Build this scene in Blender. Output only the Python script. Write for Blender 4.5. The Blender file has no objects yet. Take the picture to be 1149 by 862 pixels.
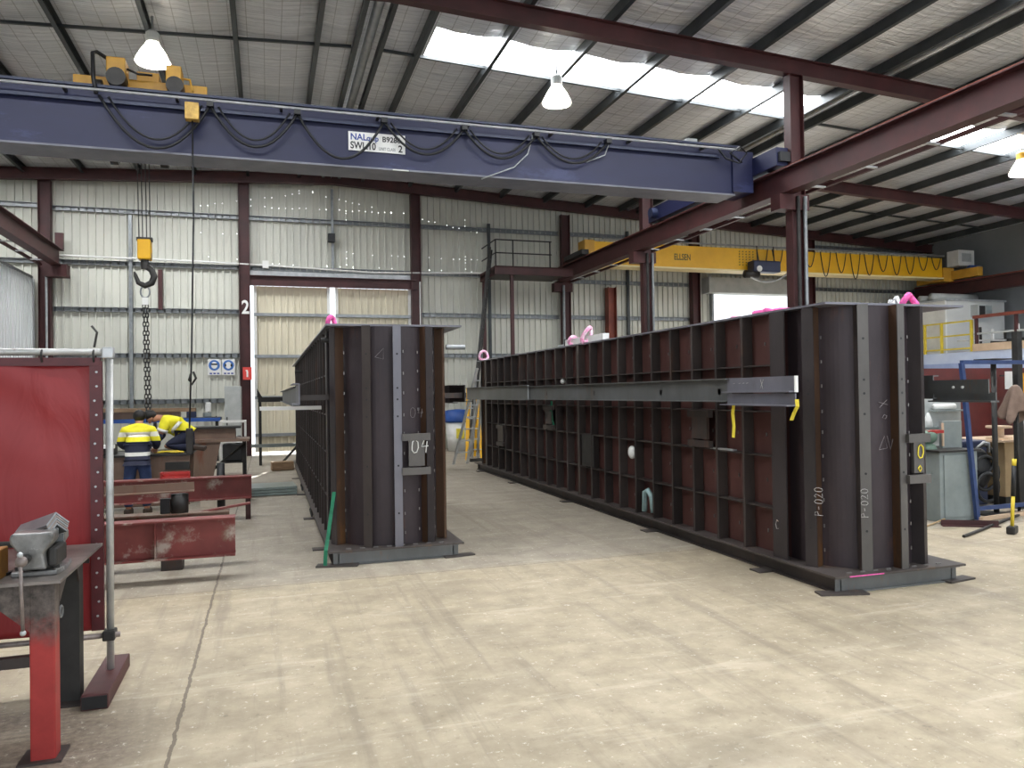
import bpy, bmesh, math, random
from mathutils import Vector, Matrix, Euler
random.seed(7)
S = bpy.context.scene
COL = S.collection
PI = math.pi

# ------------------------------------------------------------------ materials
def hexc(h):
    h = h.lstrip('#'); v = [int(h[i:i+2], 16)/255 for i in (0, 2, 4)]
    return tuple(x/12.92 if x <= .04045 else ((x+.055)/1.055)**2.4 for x in v)

class NT:
    def __init__(s, name):
        s.m = bpy.data.materials.new(name); s.m.use_nodes = True
        s.t = s.m.node_tree; s.b = s.t.nodes['Principled BSDF']; s.o = s.t.nodes['Material Output']
        s.tc = s.n('ShaderNodeTexCoord')
    def n(s, typ, **k):
        x = s.t.nodes.new(typ)
        for a, v in k.items(): setattr(x, a, v)
        return x
    def l(s, a, b): s.t.links.new(a, b)
    def mapping(s, scale=(1, 1, 1), rot=(0, 0, 0), loc=(0, 0, 0)):
        mp = s.n('ShaderNodeMapping'); mp.inputs['Scale'].default_value = scale
        mp.inputs['Rotation'].default_value = rot; mp.inputs['Location'].default_value = loc
        s.l(s.tc.outputs['Object'], mp.inputs['Vector']); return mp.outputs[0]
    def noise(s, scale, detail=4, rough=.55, vec=None, dist=0):
        x = s.n('ShaderNodeTexNoise'); x.inputs['Scale'].default_value = scale
        x.inputs['Detail'].default_value = detail; x.inputs['Roughness'].default_value = rough
        x.inputs['Distortion'].default_value = dist
        s.l(vec if vec is not None else s.tc.outputs['Object'], x.inputs['Vector']); return x.outputs[0]
    def ramp(s, fac, stops):
        r = s.n('ShaderNodeValToRGB'); e = r.color_ramp.elements
        while len(e) < len(stops): e.new(.5)
        for el, (p, c) in zip(e, stops):
            el.position = p; el.color = (*c, 1) if len(c) == 3 else c
        s.l(fac, r.inputs[0]); return r.outputs[0]
    def mix(s, fac, a, b, mode='MIX'):
        x = s.n('ShaderNodeMix', data_type='RGBA', blend_type=mode)
        for sock, v in ((x.inputs[0], fac), (x.inputs[6], a), (x.inputs[7], b)):
            if hasattr(v, 'default_value') or hasattr(v, 'is_linked'): s.l(v, sock)
            elif isinstance(v, (int, float)): sock.default_value = v
            else: sock.default_value = (*v, 1)
        return x.outputs[2]
    def math(s, op, a, b=0.):
        x = s.n('ShaderNodeMath', operation=op)
        for i, v in enumerate((a, b)):
            if hasattr(v, 'is_linked'): s.l(v, x.inputs[i])
            else: x.inputs[i].default_value = v
        return x.outputs[0]
    def bump(s, h, strength=.3, dist=.01):
        x = s.n('ShaderNodeBump'); x.inputs['Strength'].default_value = strength
        x.inputs['Distance'].default_value = dist
        s.l(h, x.inputs['Height']); s.l(x.outputs[0], s.b.inputs['Normal'])
    def xyz(s):
        x = s.n('ShaderNodeSeparateXYZ'); s.l(s.tc.outputs['Object'], x.inputs[0]); return x.outputs
    def base(s, c): s.l(c, s.b.inputs['Base Color'])
    def set(s, rough=.5, metal=0, spec=None):
        s.b.inputs['Roughness'].default_value = rough; s.b.inputs['Metallic'].default_value = metal
        if spec is not None: s.b.inputs['Specular IOR Level'].default_value = spec
        return s.m

def paint(name, c1, c2=None, scale=3, rough=.5, metal=0., bump=0., bscale=40, vary=0., wear=None, wscale=5, wpos=.62, stretch=None):
    """noise mix of two colours, optional worn patches of a third, optional variation by object"""
    k = NT(name)
    vec = k.mapping(stretch) if stretch else None
    c2 = c2 or tuple(x*.75 for x in c1)
    col = k.ramp(k.noise(scale, 6, .62, vec), [(.32, c2), (.68, c1)])
    if wear is not None:
        w = k.ramp(k.noise(wscale, 8, .7, vec), [(wpos, (0, 0, 0)), (min(wpos+.07, 1), (1, 1, 1))])
        col = k.mix(w, col, wear)
    if vary:
        oi = k.n('ShaderNodeObjectInfo'); hs = k.n('ShaderNodeHueSaturation')
        r = k.n('ShaderNodeMapRange'); r.inputs[3].default_value = 1-vary; r.inputs[4].default_value = 1+vary
        k.l(oi.outputs['Random'], r.inputs[0]); k.l(r.outputs[0], hs.inputs['Value'])
        k.l(col, hs.inputs['Color']); col = hs.outputs[0]
    k.base(col)
    if bump: k.bump(k.noise(bscale, 4), bump, .004)
    return k.set(rough, metal)

def emis(name, c, st):
    k = NT(name); k.b.inputs['Base Color'].default_value = (*c, 1)
    k.b.inputs['Emission Color'].default_value = (*c, 1); k.b.inputs['Emission Strength'].default_value = st
    return k.set(.5)

M = {}
M['oxide'] = paint('red_oxide_steel', hexc('4b2324'), hexc('381a1a'), 2, .55, 0, .1, 30)
M['oxide_bright'] = paint('bright_red_oxide', hexc('8c4632'), hexc('6f3226'), 2, .55)
M['purlin'] = paint('purlin_steel', hexc('4a4e50'), hexc('35393b'), 1.5, .45, .5)
M['galv'] = paint('galvanised', hexc('9a9d9e'), hexc('7d8184'), 6, .4, .6)
M['galv_light'] = paint('light_galvanised', hexc('c3c5c6'), hexc('a4a8ab'), 6, .4, .5)
M['blue'] = paint('crane_blue', hexc('1d2248'), hexc('14183a'), 1.2, .5, 0, .05, 20, 0, hexc('333960'), 1.3, .6, (.35, 1, 1))
M['blue_dark'] = paint('dark_blue', hexc('26304f'), hexc('1c2440'), 2, .45)
M['blue_bright'] = paint('bright_blue', hexc('2c58a6'), hexc('22468a'), 3, .45)
M['blue_frame'] = paint('blue_frame', hexc('34497a'), hexc('283b66'), 5, .5, 0, 0, 40, 0, hexc('5a5652'), 9, .66)
M['yellow'] = paint('crane_yellow', hexc('d9a53c'), hexc('b98a30'), 2, .45)
M['yellow_bright'] = paint('bright_yellow', hexc('eeb71c'), hexc('dba414'), 1.4, .42)
M['safety'] = paint('safety_yellow', hexc('e8cf3c'), hexc('c9b02f'), 5, .5)
M['black'] = paint('black_rubber', hexc('1d1e21'), hexc('141517'), 5, .5)
M['dark'] = paint('dark_steel', hexc('3a3836'), hexc('262524'), 4, .5, .3)
M['white'] = paint('white_paint', hexc('e9e9e6'), hexc('d8d8d4'), 3, .5)
M['grey'] = paint('grey_paint', hexc('8f9796'), hexc('7b8483'), 3, .5, 0, 0, 40, 0, hexc('5f6462'), 5, .66)
M['grey_light'] = paint('light_grey', hexc('b9bcba'), hexc('a2a6a4'), 3, .55)
M['pink'] = paint('pink_sling', hexc('f06fb4'), hexc('d94f98'), 20, .8)
M['pinkwhite'] = paint('pink_white_sling', hexc('f0e4ea'), hexc('e86aae'), 14, .8)
M['green'] = paint('green_strap', hexc('1f7a58'), hexc('155c42'), 10, .8)
M['tag'] = paint('yellow_tag', hexc('f2df4a'), hexc('e5cf38'), 10, .7)
M['chalk'] = paint('chalk', hexc('bdbab8'), hexc('9a9694'), 60, .9)
M['pencil'] = paint('faint_chalk', hexc('8d8688'), hexc('6f696b'), 60, .9)
M['timber'] = paint('timber', hexc('a08468'), hexc('7c644c'), 3, .8, 0, .1, 30, 0, None, 5, .6, (1, 8, 8))
M['card'] = paint('cardboard', hexc('b39a76'), hexc('a08865'), 4, .85)
M['skin'] = paint('skin', hexc('b98568'), hexc('a8755a'), 8, .6)
M['hair'] = paint('hair', hexc('17130f'), hexc('0e0b09'), 30, .6)
M['hivis'] = paint('hi_vis_yellow', hexc('f0e62e'), hexc('dccf22'), 6, .8)
M['navy'] = paint('navy_cloth', hexc('23273f'), hexc('191c30'), 8, .85)
M['jeans'] = paint('work_trousers', hexc('2e3f66'), hexc('233152'), 8, .85)
M['silver'] = paint('reflective_tape', hexc('e6e4da'), hexc('cfcdc4'), 12, .35)
M['boot'] = paint('boots', hexc('3a2a1e'), hexc('2a1e15'), 8, .7)
M['rag'] = paint('brown_cloth', hexc('8a7568'), hexc('6f5c51'), 6, .9)
M['red'] = paint('red_paint', hexc('b5302c'), hexc('97241f'), 4, .5)
M['darkred'] = paint('dark_red_curtain', hexc('5f201f'), hexc('4a1817'), 3, .5)
M['sign_red'] = paint('sign_red', hexc('d94b43'), hexc('cf4038'), 4, .5)
M['sign_blue'] = paint('sign_blue', hexc('3f6fb5'), hexc('3866aa'), 4, .5)
M['letter_blue'] = paint('letter_blue', hexc('2b3f8c'), hexc('2b3f8c'), 4, .5)
M['letter_black'] = paint('letter_black', hexc('1b1b1e'), hexc('1b1b1e'), 4, .5)
M['letter_grey'] = paint('letter_grey', hexc('8d8f8f'), hexc('7d8080'), 4, .5)
M['letter_olive'] = paint('letter_olive', hexc('6b6228'), hexc('5a5222'), 4, .5)
M['board_beige'] = paint('mezzanine_edge', hexc('d9bfa2'), hexc('c9ad90'), 3, .6)
M['office'] = paint('office_wall', hexc('c9cac6'), hexc('bcbdb9'), 1, .6)
M['vise'] = paint('vise_grey', hexc('8d8c8a'), hexc('5a5957'), 9, .38, .55, .1, 60, 0, hexc('b9b7b3'), 12, .62)
M['alu'] = paint('aluminium', hexc('c9cccf'), hexc('aeb2b6'), 5, .35, .8)
M['greenvise'] = paint('green_vise', hexc('6f8676'), hexc('5a7062'), 6, .5)
M['bundle'] = paint('angle_bundle', hexc('9a8f8a'), hexc('6e6460'), 10, .45, .4)
M['pipe'] = paint('screen_pipe', hexc('c2c2c0'), hexc('9a9a98'), 4, .4, .5, 0, 40, 0, hexc('857f78'), 9, .62)
M['foam'] = paint('pale_blue_paint', hexc('a9c3c4'), hexc('7e9a9c'), 9, .6)
M['lamp_on'] = emis('lamp_lens', (1, .97, .9), 30)
M['bluewhite'] = paint('pale_blue_white', hexc('d5def0'), hexc('b9c6e2'), 1, .5)

# mill-scale tank steel, every part a little different
def steel(name, a, b, rust, rpos, vary=.22, rough=.5, side=None):
    k = NT(name)
    c = k.ramp(k.noise(1.6, 7, .65, k.mapping((1, 1, .45))), [(.3, b), (.7, a)])
    w = k.ramp(k.noise(2.2, 8, .7, k.mapping((2.2, 2.2, .5))), [(rpos, (0, 0, 0)), (rpos+.16, (1, 1, 1))])
    c = k.mix(w, c, rust)
    if side:
        y = k.xyz()[1]; f = k.math('MULTIPLY', k.math('GREATER_THAN', y, .8), k.math('LESS_THAN', y, 11.1))
        c = k.mix(f, c, k.ramp(k.noise(1.4, 6, .65, k.mapping((1, 1, .4))), [(.3, side[1]), (.7, side[0])]))
    oi = k.n('ShaderNodeObjectInfo'); hs = k.n('ShaderNodeHueSaturation')
    r = k.n('ShaderNodeMapRange'); r.inputs[3].default_value = 1-vary; r.inputs[4].default_value = 1+vary
    k.l(oi.outputs['Random'], r.inputs[0]); k.l(r.outputs[0], hs.inputs['Value']); k.l(c, hs.inputs['Color'])
    k.base(hs.outputs[0]); k.bump(k.noise(60, 3), .08, .003)
    return k.set(rough, .25)
M['scale'] = steel('mill_scale', hexc('443d3e'), hexc('2c2728'), hexc('574034'), .60)
M['skinplate'] = steel('tank_skin', hexc('463b3f'), hexc('2f272b'), hexc('5c3f38'), .58, .1, .5, (hexc('68443f'), hexc('492e2a')))
M['rib'] = steel('rib_steel', hexc('4a423f'), hexc('312b29'), hexc('523b2f'), .56, .22)
M['rusty'] = steel('rusty_steel', hexc('5d4330'), hexc('443023'), hexc('76502c'), .55, .15)
M['clean'] = steel('clean_steel', hexc('7c7b84'), hexc('65646c'), hexc('5c5357'), .62, .08, .4)
M['clean2'] = steel('grey_stiffener', hexc('66625f'), hexc('4d4a48'), hexc('5a4a40'), .6, .08, .42)
M['waler'] = steel('waler_steel', hexc('717374'), hexc('575856'), hexc('755c49'), .57, .1, .42)
M['plate'] = steel('floor_plate', hexc('57504d'), hexc('413b39'), hexc('66503f'), .55, .15)
M['tablesteel'] = steel('brown_table_steel', hexc('8a7263'), hexc('6d5a4e'), hexc('7a4a36'), .55, .1)

def m_redbeam():
    k = NT('worn_red_beam')
    c = k.ramp(k.noise(2, 6, .6), [(.3, hexc('602826')), (.7, hexc('7d3a36'))])
    w = k.ramp(k.noise(2.6, 9, .72), [(.55, (0, 0, 0)), (.66, (1, 1, 1))])
    c = k.mix(w, c, k.ramp(k.noise(5, 5), [(.4, hexc('6e563f')), (.6, hexc('a79a90'))]))
    k.base(c); return k.set(.55)
M['redbeam'] = m_redbeam()
def m_benchleg():
    k = NT('scorched_red_leg'); z = k.xyz()[2]
    c = k.ramp(k.noise(4, 6, .65), [(.3, hexc('80211f')), (.7, hexc('a1302e'))])
    edge = k.math('ADD', z, k.math('MULTIPLY', k.math('SUBTRACT', k.noise(5, 6, .7), .5), .35))
    w = k.ramp(edge, [(.56, (0, 0, 0)), (.70, (1, 1, 1))])
    c = k.mix(w, c, k.ramp(k.noise(18, 6, .7), [(.35, hexc('2e2826')), (.7, hexc('6d625c'))]))
    p = k.ramp(k.noise(7, 8, .75, k.mapping((1, 1, .35))), [(.64, (0, 0, 0)), (.7, (1, 1, 1))])
    k.base(k.mix(p, c, hexc('4a3330'))); return k.set(.5)
M['benchleg'] = m_benchleg()
def m_curtain():
    k = NT('red_welding_curtain')
    c = k.ramp(k.noise(1.5, 5), [(.3, hexc('842427')), (.7, hexc('952f31'))])
    k.base(c); k.bump(k.noise(2.2, 4, .5, k.mapping((1, 1, .4), (0, .5, 0)), 1.2), .5, .05)
    k.b.inputs['Specular IOR Level'].default_value = .4
    return k.set(.42)
M['curtain'] = m_curtain()
M['curtain_hem'] = paint('curtain_hem', hexc('5b2327'), hexc('471a1e'), 8, .45)

def m_floor():
    k = NT('concrete_floor'); xyz = k.xyz(); y = xyz[1]; x = xyz[0]
    n1 = k.noise(.55, 8, .62); n2 = k.noise(3.2, 8, .7); n3 = k.noise(26, 4, .7)
    near = k.ramp(n2, [(.28, hexc('8f836e')), (.5, hexc('aa9d86')), (.72, hexc('bdb19a'))])
    far = k.ramp(n2, [(.28, hexc('857c70')), (.5, hexc('9c9384')), (.72, hexc('aca393'))])
    wob = k.math('ADD', y, k.math('MULTIPLY', k.math('SUBTRACT', n1, .5), .25))
    zone = k.ramp(k.math('MULTIPLY', wob, .05), [(.372, (0, 0, 0)), (.376, (1, 1, 1))])
    c = k.mix(zone, near, far)
    # broad stains
    st = k.ramp(n1, [(.34, (1, 1, 1)), (.5, (0, 0, 0))])
    c = k.mix(k.math('MULTIPLY', st, .4), c, hexc('796f61'))
    # brown patch under the bench, its shade painted into the floor
    d = k.n('ShaderNodeVectorMath', operation='DISTANCE'); k.l(k.tc.outputs['Object'], d.inputs[0]); d.inputs[1].default_value = (-1.35, 4.4, 0)
    dp = k.ramp(k.math('ADD', d.outputs['Value'], k.math('MULTIPLY', k.math('SUBTRACT', k.noise(2.5, 6), .5), .8)), [(.45, (1, 1, 1)), (1.05, (0, 0, 0))])
    c = k.mix(k.math('MULTIPLY', dp, .85), c, k.ramp(n3, [(.35, hexc('55473f')), (.7, hexc('8c7e70'))]))
    # tyre and drag streaks
    s1 = k.noise(1.0, 7, .68, k.mapping((5.5, .28, 1), (0, 0, .1)))
    c = k.mix(k.math('MULTIPLY', k.ramp(s1, [(.52, (0, 0, 0)), (.64, (1, 1, 1))]), .5), c, hexc('84796a'))
    s2 = k.noise(1.3, 8, .7, k.mapping((.5, 3.5, 1), (0, 0, -.2)))
    c = k.mix(k.math('MULTIPLY', k.ramp(s2, [(.55, (0, 0, 0)), (.65, (1, 1, 1))]), .25), c, hexc('ddd3bf'))
    # white spatter and fine grain
    sp = k.ramp(k.noise(17, 6, .8), [(.59, (0, 0, 0)), (.66, (1, 1, 1))])
    c = k.mix(k.math('MULTIPLY', sp, .6), c, hexc('efe8da'))
    sp2 = k.ramp(k.noise(11, 7, .8, k.mapping((1, 1, 1), (0, 0, 0), (7, 3, 0))), [(.34, (1, 1, 1)), (.42, (0, 0, 0))])
    c = k.mix(k.math('MULTIPLY', sp2, .5), c, hexc('6f6557'))
    # saw-cut joints
    def joint(coord, pos, w, wig):
        v = k.math('ADD', k.math('SUBTRACT', coord, pos), k.math('MULTIPLY', k.math('SUBTRACT', k.noise(6, 6, .7), .5), wig))
        return k.math('LESS_THAN', k.math('ABSOLUTE', v), w)
    j = k.math('MAXIMUM', joint(x, -.48, .010, .05), joint(y, 7.46, .007, .06))
    j = k.math('MAXIMUM', j, joint(x, -6.5, .01, .03)); j = k.math('MAXIMUM', j, joint(y, 15.5, .01, .03))
    c = k.mix(k.math('MULTIPLY', j, .75), c, hexc('5a5046'))
    k.base(c)
    r = k.n('ShaderNodeMapRange'); r.inputs[3].default_value = .42; r.inputs[4].default_value = .75
    k.l(n2, r.inputs[0]); k.l(r.outputs[0], k.b.inputs['Roughness'])
    k.bump(k.mix(.5, n3, n2), .12, .006)
    k.b.inputs['Specular IOR Level'].default_value = .35
    return k.m
M['floor'] = m_floor()

def m_clad(name, a, b, dirt):
    k = NT(name)
    c = k.ramp(k.noise(.5, 6, .6), [(.3, b), (.7, a)])
    w = k.ramp(k.noise(1.6, 8, .72, k.mapping((2.5, 1, .35))), [(.56, (0, 0, 0)), (.75, (1, 1, 1))])
    k.base(k.mix(k.math('MULTIPLY', w, .45), c, dirt)); return k.set(.5)
M['clad'] = m_clad('wall_cladding', hexc('d0d0c5'), hexc('c2c2b8'), hexc('9a978c'))
M['clad_door'] = m_clad('door_cladding', hexc('dcd4bd'), hexc('cdc5ae'), hexc('a39a86'))
M['clad_white'] = m_clad('white_cladding', hexc('e4e6e7'), hexc('d6d9db'), hexc('a8aaab'))
M['clad_dark'] = m_clad('grey_block', hexc('8a8d8e'), hexc('7a7d7e'), hexc('666869'))

def m_foil():
    k = NT('foil_roof_blanket')
    rip = k.noise(1, 5, .6, k.mapping((.9, 11, 1))); big = k.noise(1.2, 4, .55)
    c = k.ramp(rip, [(.3, hexc('d2d4d8')), (.7, hexc('f3f4f6'))])
    x, y, z = k.xyz()
    def grid(co, per, w):
        f = k.math('FRACT', k.math('ADD', k.math('MULTIPLY', co, 1/per), 100.5))
        return k.math('LESS_THAN', k.math('ABSOLUTE', k.math('SUBTRACT', f, .5)), w/per)
    g = k.math('MAXIMUM', grid(x, .30, .008), grid(y, .15, .005))
    k.base(k.mix(k.math('MULTIPLY', g, .45), c, hexc('6e6a64')))
    k.bump(k.math('ADD', k.math('MULTIPLY', rip, .7), k.math('MULTIPLY', big, .6)), 1.0, .10)
    return k.set(.3, .45)
M['foil'] = m_foil()
M['skylight'] = emis('skylight_sheet', (.96, .98, 1.0), 15.0)

# ------------------------------------------------------------------ mesh builder
class B:
    def __init__(s): s.v = []; s.f = []
    def add(s, vs, fs):
        o = len(s.v); s.v += [tuple(v) for v in vs]; s.f += [tuple(i+o for i in f) for f in fs]; return s
    def box(s, x0, x1, y0, y1, z0, z1):
        vs = [(x, y, z) for z in (z0, z1) for y in (y0, y1) for x in (x0, x1)]
        return s.add(vs, [(0, 2, 3, 1), (4, 5, 7, 6), (0, 1, 5, 4), (2, 6, 7, 3), (0, 4, 6, 2), (1, 3, 7, 5)])
    def obox(s, c, size, rot=(0, 0, 0)):
        R = Euler(rot).to_matrix(); c = Vector(c); h = [d/2 for d in size]
        vs = [c + R @ Vector((x*h[0], y*h[1], z*h[2])) for z in (-1, 1) for y in (-1, 1) for x in (-1, 1)]
        return s.add(vs, [(0, 2, 3, 1), (4, 5, 7, 6), (0, 1, 5, 4), (2, 6, 7, 3), (0, 4, 6, 2), (1, 3, 7, 5)])
    def sweep(s, prof, p0, p1, up=(0, 0, 1)):
        """closed 2D profile (u to the side, v along up) carried from p0 to p1"""
        p0, p1 = Vector(p0), Vector(p1); d = (p1-p0).normalized(); up = Vector(up)
        side = d.cross(up).normalized(); up = side.cross(d).normalized(); n = len(prof)
        vs = [p + side*u + up*v for p in (p0, p1) for u, v in prof]
        fs = [(i, (i+1) % n, n+(i+1) % n, n+i) for i in range(n)]
        fs += [tuple(range(n))[::-1], tuple(range(n, 2*n))]
        return s.add(vs, fs)
    def ibeam(s, p0, p1, h, w, tf=.015, tw=.01, up=(0, 0, 1)):
        a, b, t = w/2, h/2, tw/2
        pr = [(-a, -b), (a, -b), (a, -b+tf), (t, -b+tf), (t, b-tf), (a, b-tf), (a, b), (-a, b), (-a, b-tf), (-t, b-tf), (-t, -b+tf), (-a, -b+tf)]
        return s.sweep(pr, p0, p1, up)
    def channel(s, p0, p1, h, w, t=.012, up=(0, 0, 1), flip=1):
        b = h/2; f = flip
        pr = [(0, -b), (f*w, -b), (f*w, -b+t), (f*t, -b+t), (f*t, b-t), (f*w, b-t), (f*w, b), (0, b)]
        if f < 0: pr = pr[::-1]
        return s.sweep(pr, p0, p1, up)
    def angle(s, p0, p1, a, b, t=.01, up=(0, 0, 1), flip=1):
        f = flip; pr = [(0, 0), (f*a, 0), (f*a, t), (f*t, t), (f*t, b), (0, b)]
        if f < 0: pr = pr[::-1]
        return s.sweep(pr, p0, p1, up)
    def bar(s, p0, p1, w, h, up=(0, 0, 1)):
        return s.sweep([(-w/2, -h/2), (w/2, -h/2), (w/2, h/2), (-w/2, h/2)], p0, p1, up)
    def rhs(s, p0, p1, w, h, t=.006, up=(0, 0, 1)):
        return s.bar(p0, p1, w, h, up)
    def tube(s, pts, r, n=8, closed=False):
        pts = [Vector(p) for p in pts]; rs = r if isinstance(r, (list, tuple)) else [r]*len(pts)
        ring = []; ref = None; m = len(pts)
        for i, p in enumerate(pts):
            if closed: d = (pts[(i+1) % m]-pts[i-1]).normalized()
            else: d = (pts[min(i+1, m-1)]-pts[max(i-1, 0)]).normalized()
            if ref is None: ref = Vector((0, 0, 1)) if abs(d.z) < .9 else Vector((1, 0, 0))
            a = (ref - d*ref.dot(d)).normalized(); ref = a; b = d.cross(a)
            ring.append([p + (a*math.cos(t)+b*math.sin(t))*rs[i] for t in [2*PI*k/n for k in range(n)]])
        vs = [v for r_ in ring for v in r_]; fs = []
        for i in range(m if closed else m-1):
            j = (i+1) % m
            for k in range(n): fs.append((i*n+k, i*n+(k+1) % n, j*n+(k+1) % n, j*n+k))
        if not closed: fs += [tuple(range(n))[::-1], tuple(range((m-1)*n, m*n))]
        return s.add(vs, fs)
    def cyl(s, p0, p1, r, n=16, r1=None):
        return s.tube([p0, p1], [r, r if r1 is None else r1], n)
    def lathe(s, prof, c=(0, 0, 0), n=20):
        """profile of (r, z) turned about a vertical axis through c"""
        vs = []; fs = []; m = len(prof)
        for r, z in prof:
            for k in range(n):
                t = 2*PI*k/n; vs.append((c[0]+r*math.cos(t), c[1]+r*math.sin(t), c[2]+z))
        for i in range(m-1):
            for k in range(n): fs.append((i*n+k, i*n+(k+1) % n, (i+1)*n+(k+1) % n, (i+1)*n+k))
        fs += [tuple(range(n))[::-1], tuple(range((m-1)*n, m*n))]
        return s.add(vs, fs)
    def prism(s, poly, h0, h1, axis='z'):
        """polygon extruded: axis z uses (x,y); y uses (x,z); x uses (y,z)"""
        n = len(poly)
        def at(p, h): return {'z': (p[0], p[1], h), 'y': (p[0], h, p[1]), 'x': (h, p[0], p[1])}[axis]
        vs = [at(p, h) for h in (h0, h1) for p in poly]
        fs = [(i, (i+1) % n, n+(i+1) % n, n+i) for i in range(n)] + [tuple(range(n))[::-1], tuple(range(n, 2*n))]
        return s.add(vs, fs)
    def ball(s, c, r, nu=12, nv=8, sc=(1, 1, 1)):
        vs = []; fs = []
        for j in range(nv+1):
            ph = PI*j/nv
            for i in range(nu):
                t = 2*PI*i/nu
                vs.append((c[0]+r*sc[0]*math.sin(ph)*math.cos(t), c[1]+r*sc[1]*math.sin(ph)*math.sin(t), c[2]+r*sc[2]*math.cos(ph)))
        for j in range(nv):
            for i in range(nu): fs.append((j*nu+i, j*nu+(i+1) % nu, (j+1)*nu+(i+1) % nu, (j+1)*nu+i))
        return s.add(vs, fs)
    def build(s, name, mat, parent=None, smooth=False, bevel=0., local=False, solid=0.):
        off = Vector((0, 0, 0))
        if parent is not None and not local: off = wloc(parent)
        me = bpy.data.meshes.new(name); me.from_pydata([tuple(Vector(v)-off) for v in s.v], [], s.f)
        bm = bmesh.new(); bm.from_mesh(me); bmesh.ops.recalc_face_normals(bm, faces=bm.faces); bm.to_mesh(me); bm.free()
        if smooth:
            for p in me.polygons: p.use_smooth = True
        me.materials.append(M[mat] if isinstance(mat, str) else mat)
        o = bpy.data.objects.new(name, me); COL.objects.link(o)
        if parent is not None: o.parent = parent
        if bevel:
            b = o.modifiers.new('bevel', 'BEVEL'); b.width = bevel; b.segments = 2; b.limit_method = 'ANGLE'
        if solid:
            b = o.modifiers.new('solid', 'SOLIDIFY'); b.thickness = solid
        return o

def wloc(o):
    v = Vector((0, 0, 0))
    while o is not None: v += o.location; o = o.parent
    return v

def tag(o, label, cat, group=None, kind=None):
    if label: o['label'] = label
    if cat: o['category'] = cat
    if group: o['group'] = group
    if kind: o['kind'] = kind
    return o
def thing(name, label, cat, loc=(0, 0, 0), group=None):
    o = bpy.data.objects.new(name, None); COL.objects.link(o); o.location = loc; o.empty_display_size = .1
    return tag(o, label, cat, group)
def struct(o): o['kind'] = 'structure'; return o
def dup(root, loc, label=None, group=None):
    def cp(o, par):
        c = o.copy(); COL.objects.link(c)
        if par is not None: c.parent = par
        for ch in [q for q in bpy.data.objects if q.parent == o and q is not c]: cp(ch, c)
        return c
    r = cp(root, None); r.location = loc
    if label: r['label'] = label
    if group: r['group'] = group
    return r

def text(name, body, size, loc, rot, mat, parent=None, sx=1., align='LEFT', depth=.002, bold=.022):
    cu = bpy.data.curves.new(name, 'FONT'); cu.body = body; cu.size = size; cu.align_x = align; cu.extrude = depth; cu.offset = size*bold
    tmp = bpy.data.objects.new('tmp', cu); COL.objects.link(tmp); bpy.context.view_layer.update()
    me = bpy.data.meshes.new_from_object(tmp.evaluated_get(bpy.context.evaluated_depsgraph_get()))
    bpy.data.objects.remove(tmp); me.name = name; me.materials.clear(); me.materials.append(M[mat])
    o = bpy.data.objects.new(name, me); COL.objects.link(o)
    if parent is not None: o.parent = parent; loc = Vector(loc)-wloc(parent)
    o.location = loc; o.rotation_euler = rot; o.scale = (sx, 1, 1)
    return o

GLYPH = {'0': [[(.1, .5), (.15, .85), (.35, 1), (.55, .8), (.58, .4), (.45, .05), (.25, 0), (.1, .2), (.1, .5)]],
 '4': [[(.3, 1), (.08, .45), (.6, .5)], [(.5, .85), (.4, 0)]], 'P': [[(.1, 0), (.14, 1), (.5, .92), (.55, .65), (.12, .5)]],
 '-': [[(.1, .45), (.45, .5)]], '2': [[(.1, .8), (.3, 1), (.52, .8), (.35, .4), (.08, .02), (.6, .05)]],
 'C': [[(.55, .85), (.3, 1), (.1, .5), (.25, .05), (.55, .12)]], 'X': [[(.08, 1), (.5, 0)], [(.55, .95), (.02, .05)]],
 'V': [[(.0, 1), (.3, .0), (.6, 1)]], 'o': [[(.1, .3), (.3, .55), (.5, .3), (.3, .02), (.1, .3)]], ' ': [], '^': [[(0, 0), (.5, 1), (.75, .1), (0, 0)]]}
def scrawl(name, s, org, right, up, h, mat, parent, r=.0028):
    """hand-drawn chalk strokes on a plate"""
    b = B(); right, up, x = Vector(right).normalized(), Vector(up).normalized(), 0
    for ch in s:
        for st in GLYPH[ch]:
            b.tube([Vector(org)+right*((x+u)*h)+up*(v*h) for u, v in st], r, 5)
        x += .75 if ch != ' ' else .4
    return b.build(name, mat, parent, local=True)

# ------------------------------------------------------------------ setting
RX = 1.9                                    # ridge line
def roof(x): return 8.06-.05*abs(x-RX)      # underside of the rafters
YB = 24.3
struct(B().box(-12, 30, -6, 30, -.2, 0).build('floor', 'floor'))

def clad(b, x0, x1, z0, z1, y, dep=-.05, pitch=.2, ax='x'):
    """trapezoid-ribbed sheet; z1 may be a function of x"""
    x = math.floor(x0/pitch)*pitch; cols = []
    while x < x1+pitch:
        for d, o in ((0, 0), (.14, 0), (.148, 1), (.19, 1)): cols.append((x+d, o*dep))
        x += pitch
    cols = [(min(max(a, x0), x1), o) for a, o in cols]; o0 = len(b.v)
    for a, o in cols:
        zt = z1(a) if callable(z1) else z1
        for z in (z0, zt): b.v.append((a, y+o, z) if ax == 'x' else (y+o, a, z))
    for i in range(len(cols)-1):
        if cols[i+1][0]-cols[i][0] > 1e-5: b.f.append((o0+2*i, o0+2*i+2, o0+2*i+3, o0+2*i+1))
    return b
top = lambda x: roof(x)+.75
w = B()
clad(w, -9.5, -.50, 0, top, YB); clad(w, -.50, 4.47, 5.34, top, YB); clad(w, 4.47, 15.3, 0, top, YB)
clad(w, 15.3, 18.7, 5.25, top, YB); clad(w, 18.7, 25.2, 0, top, YB)
struct(w.build('wall_back', 'clad'))
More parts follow.
